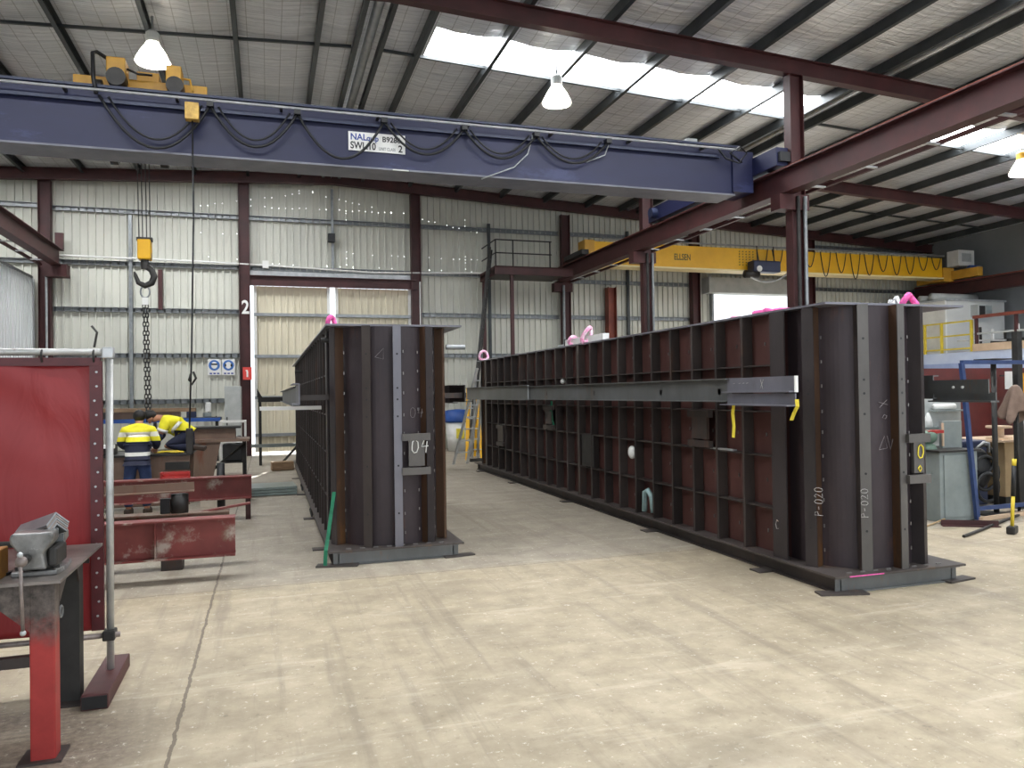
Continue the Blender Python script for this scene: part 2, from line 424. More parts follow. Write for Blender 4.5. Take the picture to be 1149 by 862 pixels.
w = B(); clad(w, -4, YB, 0, 5.1, -6.15, .032, .2, 'y'); wl = struct(w.build('wall_left', 'clad_white'))
w = B(); clad(w, -4, YB+.2, 0, 9, -9.5, .032, .2, 'y'); struct(w.build('wall_outer', 'clad'))
w = B(); w.box(25.2, 25.4, -4, YB+.3, 0, 7.8); struct(w.build('wall_right', 'clad_dark'))
w = B(); w.box(-6.2, -6.1, -4, 24.0, 5.08, 5.14); struct(w.build('trim_1', 'galv'))

# doors in the back wall
dl = B(); clad(dl, -.38, 1.83, .1, 5.06, YB-.08)
d1 = struct(dl.build('door_1', 'clad_door'))
dl = B(); clad(dl, 2.0, 4.33, .1, 5.06, YB-.08)
d2 = struct(dl.build('door_2', 'clad_door'))
for d, a, b_ in ((d1, -.38, 1.83), (d2, 2.0, 4.33)):
    for z in (.6, 1.72, 2.95, 4.2):
        B().box(a, b_, YB-.22, YB-.12, z-.045, z+.045).build('door_rail', 'galv', d)
    for x in (a, b_-.08):
        B().box(x, x+.08, YB-.2, YB-.12, .1, 5.06).build('door_stile', 'white', d)
struct(B().channel((-.5, YB-.25, 5.2), (4.5, YB-.25, 5.2), .3, .12, .02).build('trim_2', 'oxide'))
struct(B().box(-.5, 4.5, YB-.14, YB-.02, 5.33, 5.52).build('trim_3', 'galv_light'))
# roller door: drum box, guides and the strip of cladding beside
r = B(); r.box(14.9, 19.1, YB-.55, YB-.05, 5.2, 5.75); dr = struct(r.build('door_3', 'grey_light'))
for x in (15.22, 18.7): B().box(x, x+.08, YB-.2, YB-.04, 0, 5.2).build('guide_rail', 'galv', dr)
B().cyl((14.9, YB-.3, 5.95), (19.2, YB-.3, 5.95), .05).build('shaft', 'galv_light', dr)

# girts on the wall
for z in (7.1, 5.6, 4.28, 2.98, 1.65):
    for a, b_ in ((-5.7, -.75), (-.5, 4.4), (4.6, 9.4), (9.6, 14.4), (19.5, 25.0)):
        if a == -.5 and z < 5.3: continue
        if a == 9.6 and z == 5.6: z = 5.5
        struct(B().channel((a, YB-.04, z), (b_, YB-.04, z), .13, .09, .01, (0, 0, 1), 1).build('wall_girt', 'galv'))
for a, b_, z in ((-9, -5.95, 7.15), (-9, -5.95, 5.6)):
    struct(B().channel((a, YB-.04, z), (b_, YB-.04, z), .13, .09).build('wall_girt', 'galv'))

# pin-holes in the old sheeting, daylight put on as small glowing discs
ph = B()
random.seed(3)
def holes(x0, z0, x1, z1, step=.2, p=.75):
    n = int(abs(x1-x0)/step)
    for i in range(n+1):
        if random.random() < p:
            t = i/max(n, 1); x = round((x0+(x1-x0)*t)/.2)*.2+.165; z = z0+(z1-z0)*t+random.uniform(-.02, .02)
            ph.cyl((x, YB-.051, z), (x, YB-.056, z), .013, 6)
holes(-2.3, 7.35, 1.2, 8.0); holes(.9, 8.0, 6.4, 7.0); holes(-.6, 7.45, 3.9, 7.5); holes(2.5, 6.15, 6.6, 6.1, .2, .6)
holes(-.5, 5.75, 6.5, 5.7, .2, .55); holes(-2.3, 6.6, -.8, 6.6, .2, .6); holes(-2.3, 5.9, -1, 5.85, .2, .5)
for z in (5.8, 6.0, 6.2, 7.2, 7.4): ph.cyl((2.365, YB-.051, z), (2.365, YB-.056, z), .012, 6); ph.cyl((6.165, YB-.051, z), (6.165, YB-.056, z), .012, 6)
struct(ph.build('pinhole_glow', emis('daylight_pinhole', (1, 1, 1), 3)))

# frames
def col_i(x, y, z1, w=.2, d=.3, mat='oxide', z0=0., name='steel_column'):
    return struct(B().ibeam((x, y, z0), (x, y, z1), d, w, .016, .012, (1, 0, 0)).build(name, mat))
for x in (-5.82, -.63, 4.49, 14.5, 19.4): col_i(x, 24.05, roof(x)+.14, .26, .3)
for y in (6.2, 12.2, 18.2, 24.0): col_i(9.55, y, roof(9.55)+.02, .2, .3)
for y in (.2, 6.2, 12.2, 18.2): col_i(-5.82, y, roof(-5.82)+.02, .22, .3)
col_i(11.2, 24.0, 5.3, .3, .3, 'oxide_bright')
for y in (.2, 6.2, 12.2, 18.2): col_i(24.7, y, roof(24.7)+.02)
for y, e in ((.2, 0), (6.2, 0), (12.2, 0), (18.2, 0), (23.9, .12)):
    for a, b_ in ((-9.4, RX), (RX, 25.1)):
        struct(B().ibeam((a, y, roof(a)+.16+e), (b_, y, roof(b_)+.16+e), .32, .18, .016, .01).build('roof_rafter', 'oxide'))
PUR = [-9.2, -7.75, -6.3, -4.85, -3.4, -1.95, -.5, .95, 2.85, 4.3, 5.8, 7.3, 8.8, 10.3, 11.55, 12.2, 13.8, 15.3, 16.8, 18.3, 19.8, 21.3, 22.8, 24.3]
for x in PUR+[RX-.24, RX+.24]:
    z = roof(x)+.42
    struct(B().channel((x-.04, -4, z), (x-.04, YB+.1, z), .2, .08, .008).build('roof_purlin', 'purlin'))
for y in (2.9, 8.9, 14.95, 20.9):                          # bridging between the purlins
    for a, b_ in ((-9.2, 1.6), (2.2, 11.5), (12.2, 24.3)):
        struct(B().bar((a, y, roof(a)+.42), (b_, y, roof(b_)+.42), .05, .05).build('purlin_bridging', 'purlin'))
# spiral duct between the ridge purlins
struct(B().cyl((RX, -4, roof(RX)+.46), (RX, YB, roof(RX)+.46), .09, 14).build('ridge_duct', 'galv_light', smooth=True))
struct(B().cyl((11.87, -4, roof(11.87)+.46), (11.87, YB, roof(11.87)+.46), .08, 14).build('valley_duct', 'galv_light', smooth=True))
# blanket: sags between purlins, broken by the translucent strips
SEEN_AND_ADDED_STRIPS = [(1.75, 3.0, 3.1, 11.5), (7.8, 9.1, -8.5, 1.3), (7.8, 9.1, 3.1, 11.5), (7.8, 9.1, 14.4, 24.0),  # these rows are unseen, added to light the hall
          (13.82, 15.1, 3.1, 11.5), (13.82, 15.1, 14.4, 24.0), (20.0, 21.3, -8.5, 1.3)]  # last strip is unseen behind the crane, added for light
SKY = sorted(set((a, c) for a, c, _, _ in SEEN_AND_ADDED_STRIPS))
def blanket():
    b = B(); st = sorted(PUR+[RX]); xs = []
    for p, q in zip(st, st[1:]):
        n = max(2, int((q-p)/.18)); xs += [(p+(q-p)*i/n, math.sin(PI*i/n)) for i in range(n)]
    xs.append((st[-1], 0)); xs = [(-9.5, 0)]+xs+[(25.2, 0)]
    ys = [-4+.25*i for i in range(114)]; ys = sorted(set([y for y in ys if all(not (a-.1 < y < c+.1) for a, c in SKY)]+[v for t in SKY for v in t]))
    rnd = [[random.random() for _ in ys] for _ in xs]
    for i, (x, sg) in enumerate(xs):
        for j, y in enumerate(ys): b.v.append((x, y, roof(x)+.53+(-.05-.03*rnd[i][j])*sg))
    n = len(ys)
    for i in range(len(xs)-1):
        for j in range(n-1):
            xm, ym = (xs[i][0]+xs[i+1][0])/2, (ys[j]+ys[j+1])/2
            if any(a < ym < c and p < xm < q for a, c, p, q in SEEN_AND_ADDED_STRIPS): continue
            b.f.append((i*n+j, i*n+j+1, (i+1)*n+j+1, (i+1)*n+j))
    o = b.build('ceiling', 'foil', smooth=True); return struct(o)
blanket()
k = 0
for a, c, x0, x1 in SEEN_AND_ADDED_STRIPS:
        k += 1; b = B()
        vs = [(x, y, roof(x)+.56+dz) for x in (x0-.1, x1+.1) for y in (a-.05, c+.05) for dz in (0, .01)]
        b.add(vs, [(0, 2, 6, 4), (1, 5, 7, 3), (0, 1, 3, 2), (4, 6, 7, 5), (0, 4, 5, 1), (2, 3, 7, 6)])
        struct(b.build('lit_roof_strip_%d' % k, 'skylight'))

# ------------------------------------------------------------------ crane runways
def runway(name, x, z, y0, y1, label, side):
    t = thing(name, label, 'crane rail', (x, y0, z-.46))
    B().ibeam((x, y0, z-.23), (x, y1, z-.23), .46, .26, .022, .014).build('beam', 'oxide', t)
    B().bar((x, y0, z+.03), (x, y1, z+.03), .05, .06).build('rail', 'oxide_bright', t)
    if side:
        xo = x+side*.42
        B().angle((xo, y0, z-.44), (xo, y1, z-.44), .06*side, .06).build('walkway_angle', 'oxide', t)
        y = y0+.6
        while y < y1:
            B().bar((x, y, z-.44), (xo, y, z-.44), .07, .025).build('crossbar', 'galv_light', t); y += 1.25
    return t
runway('crane_runway', 9.3, 5.86, -4, 24.0, 'dark red crane runway beam carrying the blue overhead crane, beside the inner columns', 1)
runway('crane_runway', -5.45, 5.86, -4, 23.9, 'dark red crane runway beam over the white partition wall, ending at the back wall', -1)
runway('crane_runway', 24.1, 5.55, -4, 23.8, 'dark red crane runway beam above the mezzanine, under the yellow crane end', 0)
for y in (6.2, 12.2, 18.2, 24.0):
    struct(B().box(9.1, 9.75, y-.14, y+.14, 5.1, 5.39).build('column_bracket', 'oxide'))
struct(B().box(-5.75, -5.2, 23.6, 24.0, 5.1, 5.43).build('column_bracket', 'oxide'))
struct(B().box(-5.55, -5.35, 23.9, 24.02, 5.9, 6.35).build('runway_stop', 'oxide'))
for y, dx in ((12.2, .0), (18.2, .0)):
    for d in (.13, -.02):
        struct(B().cyl((9.5+d, y-.17, 0), (9.5+d, y-.17, 5.35), .035, 10).build('column_conduit', 'galv' if d > 0 else 'dark'))
struct(B().cyl((-5.75, 23.85, 0), (-5.75, 23.85, 5.2), .03, 10).build('column_conduit', 'galv_light'))
struct(B().cyl((9.4, 23.8, 0), (9.4, 23.8, 5.3), .05, 10).build('column_conduit', 'galv'))
struct(B().cyl((4.62, 24.0, 0), (4.62, 24.0, 5.3), .03, 10).build('column_conduit', 'white'))
pts = [(-5.5, 24.05, 5.75), (-2, 24.05, 5.72), (.2, 24.05, 5.66), (3.2, 24.05, 5.55), (8.8, 24.05, 5.72)]
tag(B().tube(pts, .028, 6).build('conduit', 'white'), 'white electrical conduit running along the back wall above the sliding doors', 'conduit')
for q in (0,):
    t = tag(B().box(-.12, .06, 24.0, 24.12, 5.58, 5.8).build('junction_box', 'white'), 'small white junction box on the conduit over the sliding doors', 'box')
    t = tag(B().box(1.8, 2.0, 23.95, 24.15, 6.45, 6.7).build('floodlight', 'black'), 'small black lamp box on the upper back wall above the doors', 'lamp')

# ------------------------------------------------------------------ blue overhead crane
cr = thing('overhead_crane', 'blue box-girder overhead crane with a white safe-load sign', 'crane', (1.8, 13.25, 5.5))
B().box(-5.3, 8.75, 13.0, 13.55, 5.57, 6.5).build('girder', 'blue', cr)
B().box(-5.3, 8.75, 12.96, 13.6, 5.545, 5.575).build('bottom_flange', paint('floor_lit_flange', hexc('7b7c86'), hexc('62636f'), 2, .5), cr)  # grey paints in floor light on the girder's underside
B().box(-5.3, 8.85, 12.93, 13.62, 6.48, 6.52).build('top_flange', 'blue_dark', cr)
B().bar((-5.2, 13.28, 6.545), (8.8, 13.28, 6.545), .06, .05).build('trolley_rail', 'dark', cr)
B().cyl((-5.3, 12.83, 6.4), (8.7, 12.83, 6.4), .022, 8).build('festoon_rail', 'galv_light', cr)
B().bar((-5.3, 12.93, 6.27), (8.4, 12.93, 6.27), .05, .05).build('conduit_rail', 'blue_dark', cr)
for i in range(9):
    x = -4.4+i*1.55
    B().box(x-.02, x+.02, 12.82, 12.99, 6.37, 6.42).build('rail_bracket', 'dark', cr)
for y0, y1, nm in ((12.2, 17.3, 9.3), (12.2, 17.3, -5.45)):
    et = B().box(nm-.16, nm+.16, y0, y1, 5.95, 6.3).build('end_truck', 'blue', cr, bevel=.01)
    for y in (y0+.35, y1-.35):
        B().cyl((nm-.05, y, 6.05), (nm+.05, y, 6.05), .13, 18).build('wheel', 'dark', et)
    B().box(nm-.12, nm+.12, y0-.08, y0, 6.02, 6.2).build('buffer', 'black', et)
    B().cyl((nm-.32, y1-.4, 6.12), (nm-.16, y1-.4, 6.12), .12, 14).build('drive_motor', 'blue_dark', et)
B().box(8.7, 9.16, 12.95, 13.6, 5.62, 6.42).build('girder_end_plate', 'blue', cr)
B().box(7.75, 7.98, 13.05, 13.3, 6.52, 6.62).build('limit_switch_box', 'grey_light', cr)
B().tube([(8.3, 12.85, 6.4), (8.45, 12.8, 6.2), (8.7, 12.75, 6.12), (8.85, 12.7, 6.3), (8.7, 12.7, 6.42), (8.5, 12.75, 6.3), (8.8, 12.8, 6.15)], .018, 6).build('cable', 'black', cr, True)
def cat(p0, p1, sag, n=14):
    p0, p1 = Vector(p0), Vector(p1)
    return [p0.lerp(p1, i/n)-Vector((0, 0, sag*(1-(2*i/n-1)**2))) for i in range(n+1)]
xs = [-2.38, -.82, .5, 1.9, 3.28, 4.6, 6.0]
for i, (a, b_) in enumerate(zip(xs, xs[1:])):
    sg = [.74, .6, .68, .5, .46, .44][i]
    B().tube(cat((a, 12.86, 6.33), (b_, 12.86, 6.33), sg), .022, 6).build('festoon_cable', 'black', cr, True)
    if i != 2: B().tube(cat((a+.12, 12.9, 6.33), (b_-.12, 12.9, 6.33), sg*.8), .016, 6).build('festoon_cable', 'black', cr, True)
    B().box(b_-.05, b_+.05, 12.8, 12.94, 6.3, 6.38).build('cable_trolley', 'black', cr)
B().tube([(4.55, 12.9, 6.35), (4.45, 12.9, 6.0), (4.2, 12.92, 5.75), (3.6, 12.93, 5.5)], .012, 6).build('loose_cable', 'galv_light', cr, True)
B().tube([(6.05, 12.9, 6.35), (5.95, 12.9, 6.1), (5.6, 12.95, 5.95)], .012, 6).build('loose_cable', 'galv_light', cr, True)
sg = B().box(1.32, 2.27, 12.975, 12.995, 5.84, 6.155).build('sign_plate', 'white', cr)
R90 = (PI/2, 0, 0)
text('lettering', 'NAL', .15, (1.35, 12.972, 6.02), R90, 'letter_blue', sg, .95)
text('lettering', 'quip', .13, (1.62, 12.972, 6.02), R90, 'letter_blue', sg, .9)
text('lettering', 'B9286', .125, (1.88, 12.972, 6.02), R90, 'letter_black', sg, .98)
text('lettering', 'SWL.10', .165, (1.35, 12.972, 5.872), R90, 'letter_black', sg, .8)
text('lettering', 'UNIT CLASS', .07, (1.82, 12.972, 5.875), R90, 'letter_grey', sg, .75)
text('lettering', '2', .165, (2.15, 12.972, 5.865), R90, 'letter_black', sg, .9)
B().box(2.05, 2.32, 12.94, 12.96, 5.545, 5.56).build('flange_label', 'white', cr)

# hoist trolley on top of the girder
ht = thing('hoist_trolley', 'yellow hoist trolley with two dark motors on top of the blue crane', 'hoist', (-1.85, 13.3, 6.56))
B().box(-2.85, -.9, 13.42, 13.5, 6.57, 6.83).build('side_frame', 'yellow', ht, bevel=.008)
B().box(-2.85, -.9, 14.0, 14.08, 6.57, 6.83).build('side_frame', 'yellow', ht, bevel=.008)
for x in (-2.45, -1.3):
    B().cyl((x-.04, 13.28, 6.62), (x+.04, 13.28, 6.62), .1, 16).build('wheel', 'dark', ht)
g = B().box(-2.32, -2.05, 13.05, 13.4, 6.72, 7.02).build('gearbox', 'yellow', ht, bevel=.02)
B().cyl((-2.17, 12.95, 6.68), (-2.17, 13.2, 6.68), .14, 18).build('motor', 'dark', g)
g = B().box(-1.48, -1.25, 13.05, 13.4, 6.7, 6.98).build('gearbox', 'yellow', ht, bevel=.02)
B().cyl((-1.34, 12.95, 6.64), (-1.34, 13.2, 6.64), .13, 18).build('motor', 'dark', g)
B().box(-1.95, -1.62, 13.45, 13.9, 6.8, 6.98).build('control_box', 'yellow', ht, bevel=.01)
B().tube([(-2.3, 13.2, 7.02), (-2.45, 13.1, 7.08), (-2.48, 12.95, 7.0), (-2.46, 12.88, 6.6), (-2.42, 12.86, 6.35)], .03, 8).build('cable', 'black', ht, True)
B().tube([(-2.05, 13.2, 6.9), (-1.9, 13.25, 6.86), (-1.7, 13.3, 6.88)], .02, 6).build('cable', 'black', ht, True)
B().tube([(-1.3, 13.1, 6.8), (-1.12, 13.0, 6.75), (-1.08, 12.95, 6.55)], .018, 6).build('cable', 'yellow', ht, True)
B().cyl((-2.6, 13.9, 6.2), (-1.1, 13.9, 6.2), .22, 20).build('rope_drum', 'yellow', ht, True)
for x in (-2.6, -1.1): B().box(x-.03, x+.03, 13.72, 14.08, 6.0, 6.6).build('drum_hanger', 'yellow', ht)
for x in (-2.35, -1.6):
    B().cyl((x-.06, 13.9, 5.72), (x+.06, 13.9, 5.72), .14, 18).build('sheave', 'dark', ht)
    B().box(x-.1, x+.1, 13.85, 13.95, 5.72, 6.1).build('sheave_bracket', 'dark', ht)

# hook block with ropes, chains and the load
hx, hy = -1.93, 14.0
hb = thing('hook_block', 'yellow hook block hanging on steel ropes behind the blue crane', 'hook', (hx, hy, 4.0))
B().box(hx-.1, hx+.1, hy-.12, hy+.12, 4.05, 4.38).build('block_body', 'yellow_bright', hb, bevel=.02)
B().box(hx-.12, hx+.12, hy-.06, hy+.06, 4.36, 4.42).build('sheave_cover', 'dark', hb)
for dx in (-.085, -.03, .03, .085): B().cyl((hx+dx, hy, 4.36), (hx+dx*1.05, hy-.1, 5.75), .008, 6).build('wire_rope', 'dark', hb)
B().cyl((hx, hy, 3.9), (hx, hy, 4.06), .06, 14).build('swivel', 'dark', hb)
hk = [(hx+.02, hy, 3.95), (hx+.1, hy, 3.88), (hx+.14, hy, 3.78), (hx+.1, hy, 3.67), (hx, hy, 3.62), (hx-.1, hy, 3.67), (hx-.14, hy, 3.78), (hx-.16, hy, 3.85)]
B().tube(hk, [.05, .05, .055, .055, .05, .04, .03, .015], 10).build('hook', 'dark', hb, True)
ch = thing('lifting_chain', 'long dark double lifting chain hanging from the yellow hook block', 'chain', (hx, hy, 1.5))
def chain(x, z0, z1, dx):
    b = B(); n = int((z1-z0)/.075)
    for i in range(n):
        z = z1-i*.075; ax = (1, 0) if i % 2 else (0, 1)
        xx = x+dx*i/n
        ring = [(xx+ax[0]*.022*math.sin(t), hy+ax[1]*.022*math.sin(t), z-.045+.05*math.cos(t)) for t in [2*PI*k/8 for k in range(8)]]
        b.tube(ring, .009, 5, True)
    return b
chain(hx-.022, 1.35, 3.4, .03).build('chain_strand', 'dark', ch); chain(hx+.022, 1.35, 3.4, .04).build('chain_strand', 'dark', ch)
B().tube([(hx+.07*math.cos(t), hy, 3.52+.1*math.sin(t)) for t in [2*PI*k/14 for k in range(14)]], .014, 6, True).build('master_link', 'galv', ch, True)
B().box(hx-.04, hx+.05, hy-.05, hy-.03, 3.3, 3.42).build('chain_tag', 'white', ch)

pc = thing('pendant_control', 'pendant controller hanging on a long black cable from a worn yellow box', 'controller', (-1.07, 12.75, 1.1))
B().box(-1.17, -.97, 12.64, 12.8, 6.02, 6.28).build('cable_box', paint('worn_yellow', hexc('e0b95c'), hexc('a8813c'), 9, .5), pc, bevel=.01)
B().tube([(-1.07, 12.74, 6.02), (-1.07, 12.76, 4.5), (-1.12, 12.8, 2.4), (-1.16, 12.8, 1.28)], .013, 6).build('pendant_cable', 'black', pc, True)
B().box(-1.21, -1.11, 12.76, 12.84, .88, 1.28).build('control_handle', 'dark', pc, bevel=.015)
B().tube([(-1.1, 12.8, 2.15), (-1.06, 12.8, 2.05), (-1.12, 12.8, 1.95), (-1.16, 12.8, 2.02), (-1.13, 12.8, 2.12)], .018, 6).build('cable_clip', 'dark', pc, True)

# ------------------------------------------------------------------ yellow crane in the far bay
ec = thing('overhead_crane', 'bright yellow overhead crane along the back of the far bay', 'crane', (16.8, 22.3, 5.65))
B().box(9.75, 23.6, 22.05, 22.5, 5.72, 6.45).build('girder', 'yellow_bright', ec)
B().box(9.6, 23.6, 21.98, 22.57, 5.68, 5.73).build('bottom_flange', paint('pale_flange', hexc('f0dfae'), hexc('e2cf98'), 2, .5), ec)
B().box(9.42, 9.75, 22.0, 22.55, 5.94, 6.48).build('end_plate', 'yellow', ec)
B().cyl((10, 21.95, 6.52), (23.6, 21.95, 6.52), .03, 8).build('festoon_rail', 'galv', ec)
text('lettering', 'ELLSEN', .28, (12.55, 22.045, 5.98), R90, 'letter_olive', ec, .68)
b = B()
for i in range(5):
    for j in range(6): b.cyl((15.0+i*.13, 22.05, 5.9+j*.09), (15.0+i*.13, 22.03, 5.9+j*.09), .02, 6)
b.build('bolt_pattern', 'letter_olive', ec)
for x, nm in ((9.3, 0), (24.1, 1)):
    et = B().box(x-.12, x+.12, *((20.9, 23.6, 5.66, 5.98) if nm else (21.7, 23.2, 5.96, 6.12))).build('end_truck', 'yellow' if nm else 'dark', ec, bevel=.01)
B().box(23.6, 24.1, 22.0, 22.6, 5.6, 6.1).build('end_connection', 'yellow', ec)
B().box(24.0, 24.75, 21.7, 22.2, 6.15, 6.72).build('electrical_cabinet', 'white', ec, bevel=.01)
B().box(24.15, 24.6, 21.69, 21.7, 6.3, 6.6).build('cabinet_panel', 'grey_light', ec)
B().cyl((24.3, 21.5, 5.98), (24.75, 21.5, 5.98), .16, 16).build('drive_motor', 'blue_bright', ec, True)
for i, x in enumerate([15.6, 16.2, 16.85, 17.5, 18.15, 18.8, 19.4, 20.0, 20.6, 21.2, 21.8, 22.4, 23.0]):
    dp = [.75, .6, .8, .55, .85, .7, .9, .75, .6, .7, .65, .5, .45][i]
    B().tube(cat((x, 21.93, 6.45), (x+.42, 21.93, 6.45), dp, 10), .018, 5).build('festoon_cable', 'black', ec, True)
eh = thing('chain_hoist', 'dark electric hoist under the yellow crane girder', 'hoist', (15.8, 21.8, 5.6))
B().box(15.25, 16.3, 21.6, 22.0, 5.62, 6.0).build('hoist_body', 'blue_dark', eh, bevel=.05)
B().cyl((15.0, 21.75, 5.55), (15.5, 21.75, 5.55), .13, 14).build('hoist_motor', 'dark', eh, True)
B().cyl((15.45, 21.6, 5.72), (15.45, 21.58, 5.72), .1, 14).build('end_cover', 'white', eh)
B().tube(cat((15.1, 21.7, 5.5), (16.6, 21.7, 5.6), .25), .03, 6).build('cable', 'galv_light', eh, True)
for x in (15.45, 16.1): B().tube([(x, 21.7, 6.0), (x+.05, 21.8, 6.5)], .02, 6).build('cable', 'black', eh)

# ------------------------------------------------------------------ high-bay lamps
def m_lampglass():
    k = NT('lamp_glass'); tr = k.n('ShaderNodeBsdfTranslucent'); tr.inputs[0].default_value = (.95, .93, .88, 1)
    mx = k.n('ShaderNodeMixShader'); mx.inputs[0].default_value = .6
    k.b.inputs['Base Color'].default_value = (*hexc('e8e4da'), 1); k.set(.3)
    k.l(k.b.outputs[0], mx.inputs[1]); k.l(tr.outputs[0], mx.inputs[2]); k.l(mx.outputs[0], k.o.inputs['Surface']); return k.m
M['lampglass'] = m_lampglass()
def highbay(x, y, z, label, k=1.0):
    t = thing('high_bay_lamp', label, 'lamp', (x, y, z), 'high bay lamps')
    B().lathe([(.02, -.012), (.265, -.01), (.275, .02), (.2, .18), (.12, .3), (.10, .34)], (x, y, z), 22).build('reflector', 'lampglass', t, True)
    B().lathe([(.05, .06), (.06, .1), (.05, .16), (.02, .3)], (x, y, z), 14).build('bulb', 'lamp_on', t)
    B().lathe([(.09, .33), (.11, .36), (.11, .5), (.06, .55)], (x, y, z), 16).build('ballast', 'yellow' if k > 1 else 'grey_light', t)
    zt = roof(x)+.34
    B().cyl((x, y, z+.5), (x, y, max(zt, z+.6)), .02, 8).build('hanger', 'galv', t)
    la = bpy.data.lights.new('lamp_light', 'POINT'); la.energy = 1500*k; la.shadow_soft_size = .07
    la.color = (1, .93, .82)
    lo = bpy.data.objects.new('lamp_light', la); COL.objects.link(lo); lo.location = (0, 0, .10); lo.parent = t
highbay(5.35, 13.75, 7.3, 'round high-bay lamp with pale reflector hanging under the skylight, above the blue crane')
highbay(-1.8, 14.15, 7.42, 'brightly lit high-bay lamp above the yellow hoist trolley', 1.0)
highbay(17.4, 13.9, 6.85, 'high-bay lamp with a yellow cap in the far roof bay, over the runway beam', 1.01)

# ------------------------------------------------------------------ steel tanks
def superell(a, b, n=2.3, m=40):
    out = []
    for i in range(m+1):
        t = -PI/2+PI*i/m
        out.append((a*math.copysign(abs(math.sin(t))**(2/n), math.sin(t)), -b*abs(math.cos(t))**(2/n)))
    return out            # from (-a,0) round the front (y=-b) to (a,0)
YC, LEN = .67, 11.9
def envelope(a, b):
    fr = [(x, y+YC) for x, y in superell(a, b)]
    return fr + [(x, LEN-y) for x, y in reversed(fr)]
def env_pt(a, b, dx, n=2.3):
    y = YC-b*(1-abs(dx/a)**n)**(1/n)
    e = 1e-3; y2 = YC-b*(1-abs((dx+e)/a)**n)**(1/n) if abs(dx+e) < a else y+e*50
    tg = Vector((e, y2-y, 0)).normalized(); return Vector((dx, y, 0)), tg
ZT = 2.48
def make_tank(name, loc, label, topx, ends):
    t = thing(name, label, 'tank', loc)
    L = lambda b, n, m, p=t, **k: b.build(n, m, p, local=True, **k)
    # skin
    e = envelope(.53, .535); b = B(); n = len(e)
    for x, y in e: b.v += [(x, y, .15), (x, y, ZT)]
    for i in range(n): j = (i+1) % n; b.f.append((2*i, 2*j, 2*j+1, 2*i+1))
    L(b, 'tank_shell', 'skinplate', solid=.012)
    # base plate and channel skid
    b = B().box(-.71, .71, 0, LEN, .135, .153); L(b, 'base_plate', 'plate')
    b = B(); b.channel((-.66, .07, .068), (.66, .07, .068), .134, .05, .01, (0, 0, 1), 1); L(b, 'skid_channel', 'waler')
    b = B(); b.channel((-.64, LEN-.05, .068), (.64, LEN-.05, .068), .134, .05, .01, (0, 0, 1), -1); L(b, 'skid_channel', 'plate')
    for s in (-1, 1):
        b = B(); b.channel((s*.60, .06, .068), (s*.60, LEN-.06, .068), .134, .07, .01, (0, 0, 1), s); L(b, 'skid_channel', 'rib')
        for y in (.9, 3.2, 6.0, 8.8, 11.2):
            b = B().box(s*.62-.2*(s < 0), s*.62+.2*(s > 0), y, y+.16, 0, .012); L(b, 'packing_plate', 'plate')
    b = B().obox((-.62, .03, .008), (.42, .13, .016), (0, 0, -.25)); L(b, 'packing_plate', 'plate')
    b = B().obox((.66, .05, .008), (.34, .12, .016), (0, 0, .15)); L(b, 'packing_plate', 'plate')
    # top rim plate, open in the middle
    x0, x1 = topx; y0, y1 = .14, LEN-.1; b = B()
    for z in (ZT, ZT+.02):
        b.v += [(x0, y0, z), (x1, y0, z), (x1, y1, z), (x0, y1, z), (-.45, .5, z), (.45, .5, z), (.45, LEN-.5, z), (-.45, LEN-.5, z)]
    for i in range(4):
        j = (i+1) % 4
        b.f += [(i, j, 4+j, 4+i), (8+i, 12+i, 12+j, 8+j), (i, 8+i, 8+j, j), (4+i, 4+j, 12+j, 12+i)]
    L(b, 'top_plate', 'clean')
    # long-side ribs: flat web with an edge flange
    for s in (-1, 1):
        for q in range(22):
            y = .88+.484*q
            big = q in (0, 10, 21)
            wd = .115 if q in (0, 21) else (.075 if big else .034)
            b = B(); b.box(min(s*.535, s*.645), max(s*.535, s*.645), y-.007, y+.007, .153, ZT)
            b.box(min(s*.645, s*.66), max(s*.645, s*.66), y-wd/2 if q else y-.19, y+wd/2 if q else y+.02, .153, ZT)
            L(b, 'rib', 'scale' if q == 0 else 'rib')
        for z in (.60, 1.10, 1.53, 1.98):
            b = B().box(min(s*.535, s*.648), max(s*.535, s*.648), .86, LEN-.86, z-.007, z+.007); L(b, 'horizontal_stiffener', 'rib')
    # end stiffeners
    for far in (0, 1):
        for i, (dx, mat, fw, wm) in enumerate(ends):
            po, tg = env_pt(.655, .62, dx); nr = Vector((tg.y, -tg.x, 0))
            pi = po-nr*.10
            if far: po, pi, tg = (Vector((v.x, LEN-v.y, 0)) for v in (po, pi, Vector((tg.x, LEN-(-tg.y), 0)))) if False else (Vector((po.x, LEN-po.y, 0)), Vector((pi.x, LEN-pi.y, 0)), Vector((tg.x, -tg.y, 0)))
            b = B()
            a0, a1 = po-tg*.006, po+tg*.006; c0, c1 = pi-tg*.006, pi+tg*.006
            b.prism([(v.x, v.y) for v in (a0, a1, c1, c0)], .153, ZT)
            sd = 1 if i in (1, 2, 3) else -1
            n2 = (po-pi).normalized()*.012
            f0, f1 = po+tg*(.006 if mat != 'clean' else fw/2)*-sd, po+tg*fw*sd*(1 if mat != 'clean' else .5)
            fl = B().prism([(v.x, v.y) for v in (f0, f1, f1+n2, f0+n2)], .153, ZT)
            so = L(b, 'end_stiffener', wm)
            fo = L(fl, 'flange', mat, so)
            if not far:
                c = (f0+f1)/2
                for z in (.5, 1.0, 1.52, 1.7, 1.82, 2.18):
                    L(B().cyl(tuple(c+n2*.9+Vector((0, 0, z))), tuple(c+n2*1.06+Vector((0, 0, z))), .011, 8), 'bolt_hole', 'black', so)
    # stitch welds along the end seams and long-side webs
    wv = B(); random.seed(11)
